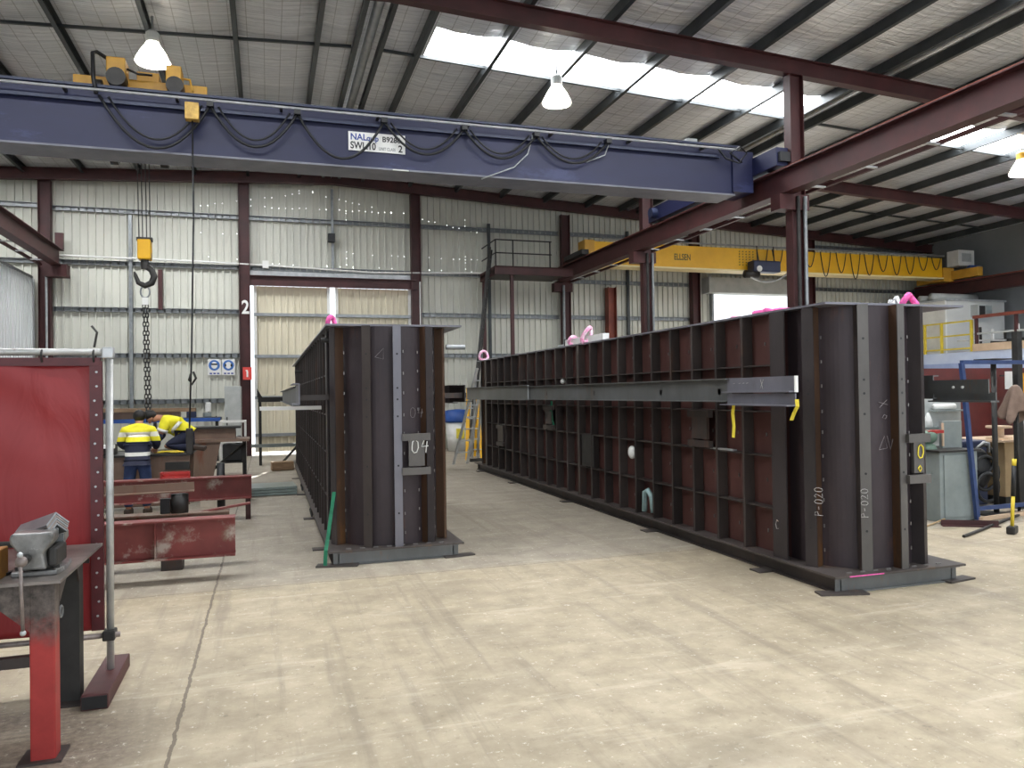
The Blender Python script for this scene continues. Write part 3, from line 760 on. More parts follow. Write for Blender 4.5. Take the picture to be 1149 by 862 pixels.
    for dx in (-.50, -.25, .10, .26, .46):
        po, tg = env_pt(.56, .545, dx)
        z = .3
        while z < 2.4:
            wv.obox((po.x, po.y-.004, z+random.uniform(-.03, .03)), (.009, .009, .03)); z += .21
    for q in range(1, 22):
        for z in (.35, .85, 1.3, 1.75, 2.2): wv.obox((-.536, .88+.484*q-.22, z), (.01, .012, .035))
    for i in range(8): wv.obox((-.5+.14*i, .08, .157), (.05, .014, .012))
    w_ = L(wv, 'stitch_weld', paint('weld', hexc('8a8684'), hexc('757170'), 30, .4, .6)); w_['kind'] = 'stuff'
    return t

def lug(t, name, p, mat='scale', ax='x', d=1):
    """two cleats and a plate; p = (u0, u1, v, z0, z1): u along the face, v its distance"""
    u0, u1, v, z0, z1 = p
    def bx(a0, a1, c0, c1, e0, e1):
        return B().box(a0, a1, min(c0, c1), max(c0, c1), e0, e1) if ax == 'x' else B().box(min(c0, c1), max(c0, c1), a0, a1, e0, e1)
    g = bx(u0+.07, u1-.06, v, v-d*.03, z0+.09, z1-.01).build(name, mat, t, local=True)
    for z in (z0, z1-.07): bx(u0, u1, v+d*.004, v-d*.05, z, z+.075).build('cleat', mat, g, local=True)
    return g
def side_channel(t, x, y0, y1, z0, z1, mat='waler', flip=1, name='waler_channel'):
    return B().channel((x, y0, (z0+z1)/2), (x, y1, (z0+z1)/2), z1-z0, .07, .01, (0, 0, 1), flip).build(name, mat, t, local=True)
def pad_eye(t, y, s):
    x = s*.70
    b = B().box(min(s*.60, s*.95), max(s*.60, s*.95), y, y+.05, 1.70, 1.76); b.build('waler_bracket', 'rib', t, local=True)

TR = (5.25, 5.38, 0)
tr = make_tank('steel_tank', TR, 'longer-looking dark steel tank with yellow tags, its ribbed flank facing the aisle', (-.64, .90),
    ((-.595, 'scale', .10, 'rusty'), (-.33, 'clean2', .085, 'rib'), (.04, 'clean2', .07, 'rusty'), (.36, 'scale', .07, 'scale'), (.585, 'scale', .07, 'scale')))
for y in (1.3, 2.5, 4.4, 6.3, 8.2, 10.2): pad_eye(tr, y, -1)
side_channel(tr, -.94, 1.12, 11.4, 1.63, 1.86, flip=-1)
ag = B().angle((-.96, .13, 1.72), (-.96, 1.15, 1.72), .08, .14, .012, (0, 0, 1), -1); ag.angle((-.98, .11, 1.60), (-.98, 1.12, 1.60), .1, .11, .012, (0, 0, 1), -1)
wa = ag.build('waler_angle', 'clean', tr, local=True)
B().box(-.985, -.955, .115, .13, 1.72, 1.86).build('end_edge', 'white', wa, local=True)
wa = side_channel(tr, -.97, 7.19, 11.45, 1.62, 1.88, 'waler', -1, 'waler_angle')
B().box(-.985, -.965, 7.17, 7.19, 1.62, 1.88).build('end_edge', 'galv_light', wa, local=True)
pad_eye(tr, .75, 1); pad_eye(tr, 1.3, 1)
wa = B().box(.94, .952, -.07, .60, 1.68, 1.81).box(.94, 1.04, -.09, .6, 1.6, 1.615).box(1.0, 1.012, -.09, .6, 1.6, 1.69).build('waler_angle', 'waler', tr, local=True)
b = B()
for y in (.2, .3): b.cyl((.938, y, 1.74), (.93, y, 1.74), .014, 8)
b.build('bolt_hole', 'white', wa, local=True)
side_channel(tr, .955, .55, 11.3, 1.63, 1.86, flip=1)
lug(tr, 'lifting_bracket', (.10, .34, .05, .90, 1.33), 'clean2')
scrawl('chalk_mark', '0', (.20, .015, 1.12), (1, 0, 0), (0, 0, 1), .12, 'tag', tr, .006)
scrawl('chalk_mark', 'o', (.2, .015, 1.0), (1, 0, 0), (0, 0, 1), .1, 'tag', tr, .006)
lug(tr, 'lifting_bracket', (1.92, 2.36, -.66, 1.12, 1.52), 'rib', 'y', 1)
lug(tr, 'lifting_bracket', (6.75, 7.2, -.66, 1.12, 1.52), 'rib', 'y', 1)
lug(tr, 'lifting_bracket', (9.6, 10.1, -.66, .66, 1.08), 'rib', 'y', 1)
B().box(-.655, -.645, 5.15, 5.6, .62, 1.1).build('cover_plate', 'dark', tr, local=True)
B().tube([(-.6, 3.42, .2), (-.61, 3.44, .4), (-.63, 3.5, .48), (-.64, 3.56, .45), (-.64, 3.58, .2)], .035, 8).build('lifting_lug', 'foam', tr, True, local=True)
scrawl('chalk_mark', 'P-020', (-.60, .27, .62), (0, 0, 1), (-.6, .6, 0), .07, 'chalk', tr)
scrawl('chalk_mark', 'P-020', (-.30, .062, .62), (0, 0, 1), (-1, .1, 0), .07, 'chalk', tr)
scrawl('chalk_mark', 'C', (-.665, .86, .42), (0, -1, 0), (0, 0, 1), .09, 'chalk', tr)
scrawl('chalk_mark', 'X o', (-.12, .115, 1.62), (0.3, 0, -1), (1, 0, .3), .1, 'pencil', tr)
scrawl('chalk_mark', '^V', (-.12, .115, 1.20), (1, 0, 0), (0, 0, 1), .12, 'pencil', tr)
scrawl('chalk_mark', 'X', (-.976, .62, 1.75), (0, -1, 0), (0, 0, 1), .09, 'chalk', tr)
scrawl('chalk_mark', '- ---', (-.976, 1.05, 1.77), (0, -1, 0), (0, 0, 1), .08, 'chalk', tr)
B().box(-.56, -.2, .0, -.002, .14, .15).build('paint_mark', 'pink', tr, local=True)

TL = (1.28, 8.06, 0)
tl = make_tank('steel_tank', TL, 'dark steel tank marked 04 in chalk with a green strap at its corner', (-.70, .75),
    ((-.595, 'scale', .10, 'rusty'), (-.33, 'rib', .085, 'rib'), (.02, 'clean', .085, 'clean'), (.34, 'scale', .085, 'rusty'), (.585, 'rusty', .07, 'rusty')))
for y in (.55, 1.0, 3.0, 5.0, 8.0): pad_eye(tl, y, -1)
side_channel(tl, -.94, 1.0, 11.4, 1.63, 1.86, flip=-1)
side_channel(tl, -.97, .1, 1.1, 1.66, 1.88, 'clean', -1, 'waler_angle')
for y in (.75, 1.3, 4, 8): pad_eye(tl, y, 1)
B().box(.90, .912, .65, 1.42, 1.66, 1.85).box(.9, 1.0, .65, 1.42, 1.65, 1.66).build('waler_angle', 'dark', tl, local=True)
side_channel(tl, .93, 1.4, 11.3, 1.63, 1.86, flip=1)
lg = lug(tl, 'lifting_bracket', (.06, .36, .055, .90, 1.33), 'clean2')
scrawl('chalk_mark', '04', (.15, .02, 1.13), (1, 0, 0), (0, 0, 1), .14, 'white', tl, .006)
scrawl('chalk_mark', '04', (.16, .125, 1.50), (1, 0, 0), (0, 0, 1), .11, 'pencil', tl)
scrawl('chalk_mark', '^', (-.2, .12, 2.15), (1, 0, -.4), (.3, 0, 1), .12, 'pencil', tl)
B().cyl((.72, .8, 2.3), (.95, .8, 2.3), .03, 10).build('pin', 'galv', tl, local=True)
B().cyl((-.72, .6, 2.36), (-.6, .6, 2.36), .03, 10).build('pin', 'dark', tl, local=True)
B().cyl((-.80, 6.8, 2.2), (-.6, 6.8, 2.2), .025, 10).build('pin', 'dark', tl, local=True)
for y in (3.4, 6.6):
    B().tube([(-.70, y-.05, .0+.02), (-.72, y, .12), (-.7, y+.05, .14), (-.69, y+.05, .02)], .016, 6).build('lifting_lug', 'dark', tl, local=True)

# things lying on or hanging from the tanks
def strip(name, pts, w, mat, label, cat, up=(0, 1, 0), wv=(0, 1, 0)):
    b = B(); w_ = Vector(wv).normalized()*w/2; th = Vector(up).normalized()*.002
    for p in pts:
        p = Vector(p); b.v += [tuple(p-w_-th), tuple(p+w_-th), tuple(p+w_+th), tuple(p-w_+th)]
    for i in range(len(pts)-1):
        for k_ in range(4): b.f.append((4*i+k_, 4*i+(k_+1) % 4, 4*i+4+(k_+1) % 4, 4*i+4+k_))
    b.f += [(0, 1, 2, 3), tuple(4*(len(pts)-1)+k_ for k_ in (3, 2, 1, 0))]
    return tag(b.build(name, mat), label, cat)
strip('identification_tag', [(4.262, 6.40, 1.62), (4.255, 6.41, 1.52), (4.26, 6.40, 1.4), (4.25, 6.40, 1.29)], .045, 'tag', 'long yellow tag hanging from the side rail beside the chalk arrow', 'tag', (1, 0, 0))
strip('identification_tag', [(4.25, 5.46, 1.66), (4.24, 5.44, 1.6), (4.255, 5.5, 1.55), (4.245, 5.53, 1.48)], .045, 'tag', 'curled short yellow tag at the front tip of the side rail', 'tag', (1, 0, 0))
strip('lifting_strap', [(4.57, 12.2, 1.6), (4.56, 12.22, 1.45), (4.57, 12.2, 1.3), (4.58, 12.16, 1.2)], .09, 'green', 'green strap hanging behind the side rail of the yellow-tagged tank', 'strap', (1, 0, 0))
strip('lifting_strap', [(.66, 8.42, .72), (.62, 8.33, .5), (.57, 8.18, .26), (.54, 8.03, .18), (.53, 8.01, .03)], .035, 'green', 'green strap slung down the corner of the tank marked 04', 'strap', (1, 0, 0), (1, -.4, 0))
def sling(x, y, z, h, w, mat, label, lean=0.):
    t = thing('lifting_sling', label, 'sling', (x, y, z))
    pts = [(x+w*math.cos(a)+lean*math.sin(a), y+.03*math.sin(2*a), z+h/2+h/2*math.sin(a)) for a in [2*PI*k_/18 for k_ in range(18)]]
    B().tube(pts, .03, 7, True).build('sling_loop', mat, t, True)
    B().obox((x, y, z+.02), (.16, .1, .04)).build('sling_end', mat, t, bevel=.015)
    return t
sling(6.05, 6.05, ZT+.02, .16, .08, 'pink', 'pink round sling looped on the front corner of the yellow-tagged tank')
sling(4.72, 17.0, ZT+.02, .22, .1, 'pinkwhite', 'pink and white sling on the far end of the ribbed tank beside the ladder')
sling(4.68, 10.9, ZT+.02, .24, .06, 'pinkwhite', 'upright pink and white sling beside the white bar on the tank rim', .05)
sling(4.7, 11.5, ZT+.02, .14, .08, 'pinkwhite', 'low pink and white sling over the white bar on the tank rim')
sling(.72, 9.3, ZT+.02, .18, .04, 'pink', 'pink sling standing on the rim of the tank marked 04')
b = B().tube([(5.0, 6.5, ZT+.05), (4.95, 6.6, ZT+.06), (4.88, 6.75, ZT+.05), (4.8, 6.8, ZT+.05), (4.85, 6.6, ZT+.05), (4.75, 6.55, ZT+.05)], .035, 7)
tag(b.build('lifting_sling', 'pink', smooth=True), 'pink sling lying flat on the near rim of the yellow-tagged tank', 'sling')
tag(B().obox((4.95, 7.25, ZT+.045), (.3, .12, .05), (0, 0, .4)).build('sling_bundle', 'pinkwhite', bevel=.02), 'folded pink sling bundle on the rim against the bright doorway', 'sling')
t = thing('spreader_bar', 'white square lifting bar lying on the tank rim under pink slings', 'bar', (4.72, 11.2, ZT+.02))
B().rhs((4.72, 10.3, ZT+.075), (4.72, 11.8, ZT+.075), .1, .1).build('bar', 'white', t)
B().box(4.66, 4.78, 11.8, 11.82, ZT+.02, ZT+.14).build('end_plate', 'dark', t)
B().cyl((4.72, 11.82, ZT+.05), (4.72, 12.2, ZT+.05), .02, 8).build('pin', 'galv_light', t)
t = thing('magnet_clamp', 'white lifting clamp box standing on the rim beside the pink ring', 'clamp', (5.95, 6.6, ZT+.02))
B().box(5.86, 6.08, 6.35, 6.9, ZT+.02, ZT+.13).build('clamp_body', 'white', t, bevel=.01)
B().tube([(6.06, 6.3, ZT+.05), (6.08, 6.3, ZT+.15), (6.13, 6.3, ZT+.18), (6.17, 6.3, ZT+.1), (6.15, 6.3, ZT+.03)], .035, 8).build('clamp_handle', 'galv_light', t, True)
t = tag(B().ball((4.64, 9.35, .93), .09, 10, 8, (.5, 1, 1)).build('white_lump', 'white', smooth=True), 'white rounded lump in a pocket of the ribbed tank side', 'rag')  # white flattened ball set in a rib pocket
tag(B().ball((4.64, 11.85, 1.93), .05, 8, 6, (.7, 1.6, .9)).build('tape_roll', 'white', smooth=True), 'small white wad lying on top of the side rail', 'rag')
tag(B().obox((4.62, 7.15, 1.118), (.05, .4, .016), (0, 0, .05)).build('offcut_strip', 'galv_light'), 'bright offcut strip lying on a stiffener below the long yellow tag', 'offcut')

# white flat held at the side of the tank marked 04
tag(B().obox((.24, 9.0, 1.615), (.66, .14, .04), (0, 0, .06)).build('flat_bar', 'white'), 'white flat bar lying across the side rail of the tank marked 04', 'bar')

# rack standing behind that tank
rk = thing('steel_rack', 'dark steel rack with arms behind the tank marked 04', 'rack', (.1, 20.6, 0))
for x in (-.2, .72): B().rhs((x, 20.6, 0), (x, 20.6, 1.62), .07, .07, up=(1, 0, 0)).build('post', 'dark', rk)
B().rhs((-.25, 20.6, 1.67), (.8, 20.6, 1.67), .12, .12).build('arm', 'dark', rk)
B().rhs((-.42, 20.6, .5), (.8, 20.6, .5), .16, .08).build('arm', 'grey', rk)
B().prism([(-.27, 1.73), (-.14, 1.73), (-.27, 1.96)], 20.55, 20.65, 'y').build('end_stop', 'dark', rk)
B().bar((.7, 20.6, .46), (.3, 20.5, .03), .05, .05).build('brace', 'dark', rk)
st = thing('plate_stack', 'low stack of grey-green steel plates on the floor under the rack', 'plates', (.03, 14.6, 0))
for i in range(3): B().obox((.02+.02*i, 14.6, .03+.05*i), (.9-.06*i, .8, .04), (0, 0, .03*i)).build('plate', paint('greenish_plate', hexc('8d9a97'), hexc('76827f'), 4, .35, .3), st)
tag(B().obox((.3, 19.0, .11), (.5, .3, .2), (0, 0, .1)).build('timber_block', 'timber', bevel=.01), 'rusty brown block at the foot of the sliding doors', 'block')

# ------------------------------------------------------------------ beams and trestles by the workers
bm_ = thing('steel_beam', 'scuffed red I-beam lying nearest the welding screen on low blocks', 'beam', (-1.6, 8.0, .22))
B().ibeam((-3.6, 8.0, .405), (-.32, 8.0, .405), .37, .2, .016, .01).build('beam', 'redbeam', bm_)
B().box(-1.03, -1.02, 7.9, 7.995, .24, .57).build('web_stiffener', 'redbeam', bm_)
for x in (-1.68, -3.1):
    tag(B().ibeam((x, 7.75, .11), (x, 8.3, .11), .22, .2, .015, .01).build('support_block', 'dark'), 'dark I-section block under the scuffed red beam, %s' % ('by the screen pole' if x > -2 else 'hidden behind the red screen'), 'block')
b2 = thing('steel_beam', 'brown beam on flat behind the scuffed red beam, carrying a round pedestal', 'beam', (-1.6, 8.6, .3))
B().ibeam((-3.6, 8.6, .47), (-.4, 8.6, .47), .2, .2, .014, .01).build('beam', 'tablesteel', b2)
for x in (-3.0, -.95): tag(B().box(x-.1, x+.1, 8.5, 8.7, 0, .37).build('support_block', 'rib'), 'steel packing block under the brown beam, %s' % ('below the pedestal' if x > -2 else 'behind the red screen'), 'block')
t = thing('pedestal', 'short round steel pedestal standing on the brown beam', 'pedestal', (-.9, 8.6, .57))
B().cyl((-.88, 8.6, .57), (-.88, 8.6, .76), .085, 18).build('body', 'dark', t, True)
B().box(-1.06, -.97, 8.56, 8.64, .57, .72).build('side_block', 'black', t)
t = thing('steel_angle', 'steel angle with a pale edge resting on the pedestal', 'angle', (-1.6, 8.6, .76))
B().angle((-3.2, 8.62, .76), (-.74, 8.62, .785), .1, .09, .012).build('angle', 'tablesteel', t)
tag(B().obox((-.5, 8.62, .585), (.62, .07, .02), (0, -.13, .05)).build('steel_strip', 'redbeam'), 'rusty strip sloping off the brown beam', 'strip')
b3 = thing('steel_beam', 'long stained red beam at knee height in front of the standing worker', 'beam', (-2, 11.6, .32))
B().ibeam((-5.0, 11.6, .475), (-.24, 11.6, .475), .32, .22, .016, .01).build('beam', 'redbeam', b3)
lgx = B().rhs((-.29, 11.68, 0), (-.29, 11.68, .32), .07, .07, up=(1, 0, 0)).build('leg', 'oxide', b3)
B().rhs((-4.5, 11.68, 0), (-4.5, 11.68, .32), .07, .07, up=(1, 0, 0)).build('leg', 'oxide', b3)
t = thing('red_tray', 'small red steel box on the stained red beam', 'box', (-1.25, 11.65, .635))
B().box(-1.43, -1.05, 11.58, 11.72, .635, .65).box(-1.43, -1.41, 11.58, 11.72, .65, .72).box(-1.07, -1.05, 11.58, 11.72, .65, .72).box(-1.43, -1.05, 11.7, 11.72, .65, .72).build('tray', 'red', t)
B().box(-1.43, -1.05, 11.575, 11.585, .695, .72).build('rim', 'red', t)
# work tables
tb = thing('work_table', 'brown steel plate work table the workers lean over', 'table', (-1.7, 13.5, 0))
B().box(-2.75, -1.17, 13.15, 14.1, .84, .87).build('table_top', 'dark', tb)
B().box(-2.6, -1.2, 13.2, 13.25, .06, .84).build('front_panel', 'tablesteel', tb)
for x, y in ((-2.65, 14.0), (-1.25, 14.0)): B().rhs((x, y, 0), (x, y, .84), .09, .09, up=(1, 0, 0)).build('leg', 'tablesteel', tb)
B().box(-1.55, -1.2, 13.16, 13.2, .62, .74).build('cleat', 'dark', tb)
t2 = thing('work_table', 'second steel table with a ledge beyond the hanging pendant controller', 'table', (-.9, 15.6, 0))
B().box(-1.5, -.35, 15.2, 16.0, .92, .97).build('table_top', 'tablesteel', t2)
B().prism([(-1.4, .1), (-1.02, .1), (-.85, .92), (-1.4, .92)], 15.25, 15.3, 'y').build('side_panel', 'tablesteel', t2)
B().box(-1.4, -.6, 15.5, 15.8, .97, 1.16).build('raised_block', 'tablesteel', t2)
B().box(-1.6, -.5, 15.4, 15.9, 1.16, 1.2).build('upper_plate', 'dark', t2)
B().rhs((-.45, 15.8, 0), (-.45, 15.8, .92), .07, .07, up=(1, 0, 0)).build('leg', 'dark', t2)
B().bar((-1.0, 15.3, .4), (-.45, 15.6, .85), .04, .04).build('brace', 'dark', t2)
t = thing('hose_reel', 'black cable reel leaning at the foot of the second table', 'reel', (-.82, 14.9, 0))
B().cyl((-.82, 14.88, .16), (-.82, 14.98, .16), .16, 20).build('reel', 'black', t, True)
t = thing('concrete_block', 'pale low concrete plinth behind the stained red beam', 'block', (-.6, 14.0, 0))
B().box(-1.05, -.32, 13.2, 14.6, 0, .22).build('plinth', paint('pale_plinth', hexc('cfc4b4'), hexc('b9ad9c'), 5, .8), t)
tag(B().cyl((-.72, 12.9, 0), (-.72, 12.9, .72), .06, 14).build('steel_post', 'black', smooth=True), 'short black steel post standing on the floor beside the pale plinth', 'post')
# tools in front of the standing worker
t = thing('welding_machine', 'dark welding machine with a pale lid beside the standing worker', 'machine', (-2.5, 13.0, .87))
B().box(-2.65, -2.3, 13.3, 13.65, .87, 1.03).build('housing', 'dark', t, bevel=.02)
B().box(-2.75, -2.28, 13.25, 13.3, .98, 1.04).build('lid', 'white', t)
b = B()
for i in range(5): b.tube([(-1.72+.05*i, 13.3+.03*i, .885), (-1.6+.05*i, 13.4, .9), (-1.45+.04*i, 13.28, .885)], .012, 6)
tag(b.build('hose_coil', 'safety', smooth=True), 'yellow-green hose coil on the table top between the workers', 'hose')

# bench and clutter along the back wall
bl = thing('shelf_bench', 'long bench with a bright blue edge along the back wall', 'bench', (-3, 22.6, 0))
B().box(-4.6, -1.25, 22.4, 23.2, 1.12, 1.2).build('top', 'dark', bl)
B().box(-4.6, -1.25, 22.36, 22.4, 1.1, 1.2).build('edge', 'blue_bright', bl)
for x in (-4.5, -2.9, -1.35): B().rhs((x, 22.6, 0), (x, 22.6, 1.12), .08, .08, up=(1, 0, 0)).build('leg', 'dark', bl)
B().box(-4.5, -1.4, 22.5, 23.1, .3, .34).build('lower_shelf', 'dark', bl)
tag(B().obox((-3.2, 22.8, 1.43), (2.6, .3, .1), (0, .01, 0)).build('timber_plank', 'timber'), 'long bare timber plank stored on the blue-edged bench', 'plank')
tag(B().obox((-3.2, 22.85, 1.29), (1.8, .25, .18), (0, 0, 0)).build('steel_offcut', 'tablesteel'), 'brown steel section lying under the timber plank', 'offcut')
for i, (x, z, s_) in enumerate(((-4.2, 1.3, .18), (-2.0, 1.29, .16), (-1.6, 1.27, .13))):
    tag(B().obox((x, 22.65, z+s_*.0), (s_*1.5, s_, s_), (0, 0, .2*i)).build('tool_box', ['dark', 'blue_dark', 'grey'][i], bevel=.01), ['dark tool box at the curtain end of the blue-edged bench', 'navy tool box on the blue-edged bench below the plank', 'small grey box at the pendant end of the blue-edged bench'][i], 'box')
ps = thing('steel_cabinet', 'tall pale grey cabinet against the red column by the sliding door', 'cabinet', (-1.0, 22.9, 0))
B().box(-1.15, -.72, 22.6, 23.3, 0, 2.05).build('body', 'grey_light', ps, bevel=.015)
B().box(-1.13, -.74, 22.585, 22.6, .1, 2.0).build('door', 'grey_light', ps)
B().box(-1.1, -1.07, 22.56, 22.585, .9, 1.2).build('handle', 'dark', ps)
wc = thing('tool_trolley', 'white-framed trolley loaded with black gear beside the red column', 'trolley', (-.75, 18.4, 0))
for x in (-1.02, -.5):
    for y in (18.2, 18.7): B().rhs((x, y, .08), (x, y, 1.2), .035, .035, up=(1, 0, 0)).build('post', 'white', wc)
for z in (.75, 1.2):
    b = B()
    for y in (18.2, 18.7): b.rhs((-1.02, y, z), (-.5, y, z), .035, .04)
    for x in (-1.02, -.5): b.rhs((x, 18.2, z), (x, 18.7, z), .035, .04)
    b.build('rail', 'white', wc)
B().box(-1.02, -.5, 18.2, 18.7, .28, .31).build('deck', 'dark', wc)
for x in (-.98, -.54):
    for y in (18.24, 18.66): B().cyl((x-.02, y, .06), (x+.02, y, .06), .06, 12).build('wheel', 'black', wc)
t = thing('gas_regulator_set', 'black welding gear heaped on the white-framed trolley', 'welder', (-.75, 18.45, .31))
B().box(-.98, -.56, 18.26, 18.64, .31, .7).build('case', 'black', t, bevel=.03)
B().ball((-.85, 18.4, .82), .12, 10, 8).build('hose_bundle', 'black', t, True)
B().ball((-.64, 18.45, .78), .1, 10, 8).build('hose_bundle', 'black', t, True)

# wall signs and bits on columns
for i, x in enumerate((-1.68, -1.29)):
    t = thing('safety_sign', ['blue and white eye-protection sign on the back wall, goggles drawn on it', 'blue and white hearing-protection sign on the back wall, ear muffs drawn on it'][i], 'sign', (x+.18, YB-.09, 2.4))
    B().box(x, x+.36, YB-.1, YB-.085, 2.4, 2.88).build('board', 'white', t)
    B().cyl((x+.18, YB-.1, 2.69), (x+.18, YB-.106, 2.69), .155, 28).build('roundel', 'sign_blue', t)
    hd = B().ball((x+.18, YB-.11, 2.69), .085, 14, 10, (1, .06, 1.2)).build('head_symbol', 'white', t)
    if i == 0: B().box(x+.09, x+.27, YB-.125, YB-.12, 2.70, 2.745).build('goggles', 'letter_black', t)
    else:
        for s_ in (-1, 1): B().ball((x+.18+s_*.085, YB-.115, 2.69), .04, 10, 8, (.7, .1, 1.2)).build('ear_muff', 'letter_black', t)
    b = B()
    for q in range(3): b.box(x+.05+q*.1, x+.12+q*.1, YB-.104, YB-.1, 2.43, 2.47)
    b.build('caption_bar', 'letter_blue', t)
t = thing('fire_point_sign', 'small red fire extinguisher sign on the red column', 'sign', (-.55, 23.87, 2.3))
B().box(-.70, -.45, 23.865, 23.88, 2.25, 2.62).build('board', 'sign_red', t)
B().box(-.60, -.55, 23.855, 23.865, 2.33, 2.5).box(-.62, -.56, 23.855, 23.865, 2.5, 2.54).build('extinguisher_symbol', 'white', t)
t = text('column_number', '2', .55, (-.72, 23.86, 4.2), R90, 'white', None, .8); tag(t, 'white number 2 painted on the red column at the sliding door', 'number')
t = thing('switch_box', 'small white switch box with a hanging lead on the back wall', 'switch', (-1.7, 24.2, 1.35))
B().box(-1.75, -1.6, 24.1, 24.22, 1.33, 1.6).build('box', 'white', t, bevel=.01)
B().tube([(-1.67, 24.15, 1.33), (-1.6, 24.1, 1.15), (-1.5, 24.1, 1.05), (-1.45, 24.1, 1.2)], .015, 6).build('lead', 'black', t, True)
struct(B().box(-2.98, -2.87, 24.1, 24.22, 4.3, 5.45).build('wall_cleat', 'oxide'))
struct(B().box(-3.75, -3.66, 24.14, 24.22, 0, 7.0).build('wall_stud', 'galv'))
struct(B().box(1.9, 1.98, 24.14, 24.22, 5.5, 8.1).build('wall_stud', 'galv'))
for x in (6.9, 11.9): struct(B().box(x, x+.09, 24.14, 24.22, 0, 7.3).build('wall_stud', 'purlin'))
struct(B().box(12.55, 12.7, 24.0, 24.2, 4.2, 5.6).build('wall_cleat', 'purlin'))

# ------------------------------------------------------------------ access platform with ladder at the runway end
pl = thing('access_platform', 'rusty access platform with guard rails beside the runway end', 'platform', (7.6, 22.6, 0))
B().box(6.55, 9.0, 22.2, 23.9, 5.42, 5.5).build('deck', 'rib', pl)
B().channel((6.55, 22.2, 5.46), (9.1, 22.2, 5.46), .26, .08, .012).build('edge_beam', 'oxide', pl)
B().channel((6.55, 22.2, 5.46), (6.55, 23.9, 5.46), .26, .08, .012).build('edge_beam', 'oxide', pl)
for x, y in ((7.1, 22.25), (6.65, 23.8)): B().rhs((x, y, 0), (x, y, 5.4), .1, .1, up=(1, 0, 0)).build('post', 'oxide', pl)
for x in (6.6, 7.15, 8.35): B().cyl((x, 22.25, 5.5), (x, 22.25, 6.4), .022, 8).build('guard_post', 'dark', pl)
for z in (6.0, 6.4): B().cyl((6.6, 22.25, z), (8.4, 22.25, z), .02, 8).build('guard_rail', 'dark', pl)
for z in (6.0, 6.4): B().cyl((6.6, 22.25, z), (6.6, 23.8, z), .02, 8).build('guard_rail', 'dark', pl)
la = thing('fixed_ladder', 'steep dark ladder climbing to the rusty access platform', 'ladder', (5.9, 21.8, 0))
for dx in (0, .42): B().bar((5.15+dx*.4, 20.3+dx, 0), (6.35+dx*.4, 22.0+dx, 6.1), .07, .04).build('stile', 'dark', la)
for i in range(1, 20):
    t_ = i/20; B().cyl((5.15+1.2*t_, 20.3+1.7*t_, 6.1*t_), (5.32+1.2*t_, 20.72+1.7*t_, 6.1*t_), .014, 6).build('rung', 'dark', la)

# step ladders and clutter beyond the tank's far end
sl = thing('step_ladder', 'aluminium step ladder leaning beside the far end of the ribbed tank', 'ladder', (4.4, 18.5, 0))
for dx in (0, .38):
    B().bar((4.35+dx, 18.6+dx*.3, 0), (4.75+dx*.5, 17.7+dx*.3, 2.35), .07, .03).build('stile', 'alu', sl)
    B().bar((5.0+dx*.4, 19.3, 0), (4.75+dx*.5, 17.8+dx*.3, 2.3), .05, .03).build('rear_leg', 'alu', sl)
for i in range(1, 8):
    t_ = i/8; B().bar((4.35+.4*t_, 18.6-.9*t_, 2.35*t_), (4.73+.2*t_, 18.71-.9*t_, 2.35*t_), .08, .025).build('tread', 'alu', sl)
yl = thing('step_ladder', 'yellow fibreglass step ladder standing behind the ribbed tank', 'ladder', (5.3, 19.8, 0))
for dx in (0, .4):
    B().bar((4.95+dx, 19.6, 0), (5.1+dx*.6, 20.0, 1.9), .08, .035).build('stile', 'yellow_bright', yl)
    B().bar((5.25+dx*.5, 20.7, 0), (5.15+dx*.6, 20.0, 1.88), .06, .03).build('rear_leg', 'yellow_bright', yl)
for i in range(1, 7):
    t_ = i/7; B().bar((4.95+.15*t_, 19.6+.4*t_, 1.9*t_), (5.35-.01*t_, 19.6+.4*t_, 1.9*t_), .08, .025).build('tread', 'alu', yl)
t = thing('waste_bin', 'white bin with a blue lid between the tanks at the back', 'bin', (5.6, 22.9, 0))
B().lathe([(.3, 0), (.36, .9)], (5.5, 22.9, 0), 22).build('bin_body', 'white', t, True)
B().lathe([(.39, .88), (.4, .96), (.38, 1.24), (.05, 1.28)], (5.5, 22.9, 0), 22).build('lid', 'blue_bright', t, True)
B().box(5.38, 5.62, 22.53, 22.56, .4, .7).build('label', 'tag', t)
t = thing('machine_bench', 'grey machine on a dark stand behind the step ladders', 'machine', (6.1, 22.3, 0))
B().box(5.95, 6.7, 22.0, 22.6, .25, 1.2).build('cabinet', 'grey', t, bevel=.02)
B().cyl((6.1, 22.1, 1.2), (6.1, 22.1, 1.75), .12, 14).build('column', 'grey', t, True)
B().box(5.9, 6.8, 21.9, 22.7, .0, .25).build('stand', 'dark', t)
t = thing('floor_trestle', 'low dark trestle on the floor behind the ribbed tank', 'trestle', (5.2, 19.0, 0))
B().rhs((4.85, 18.9, .06), (5.6, 18.9, .06), .1, .08).build('foot', 'dark', t)
B().rhs((5.35, 18.9, .1), (5.35, 18.9, .5), .07, .07, up=(1, 0, 0)).build('post', 'dark', t)

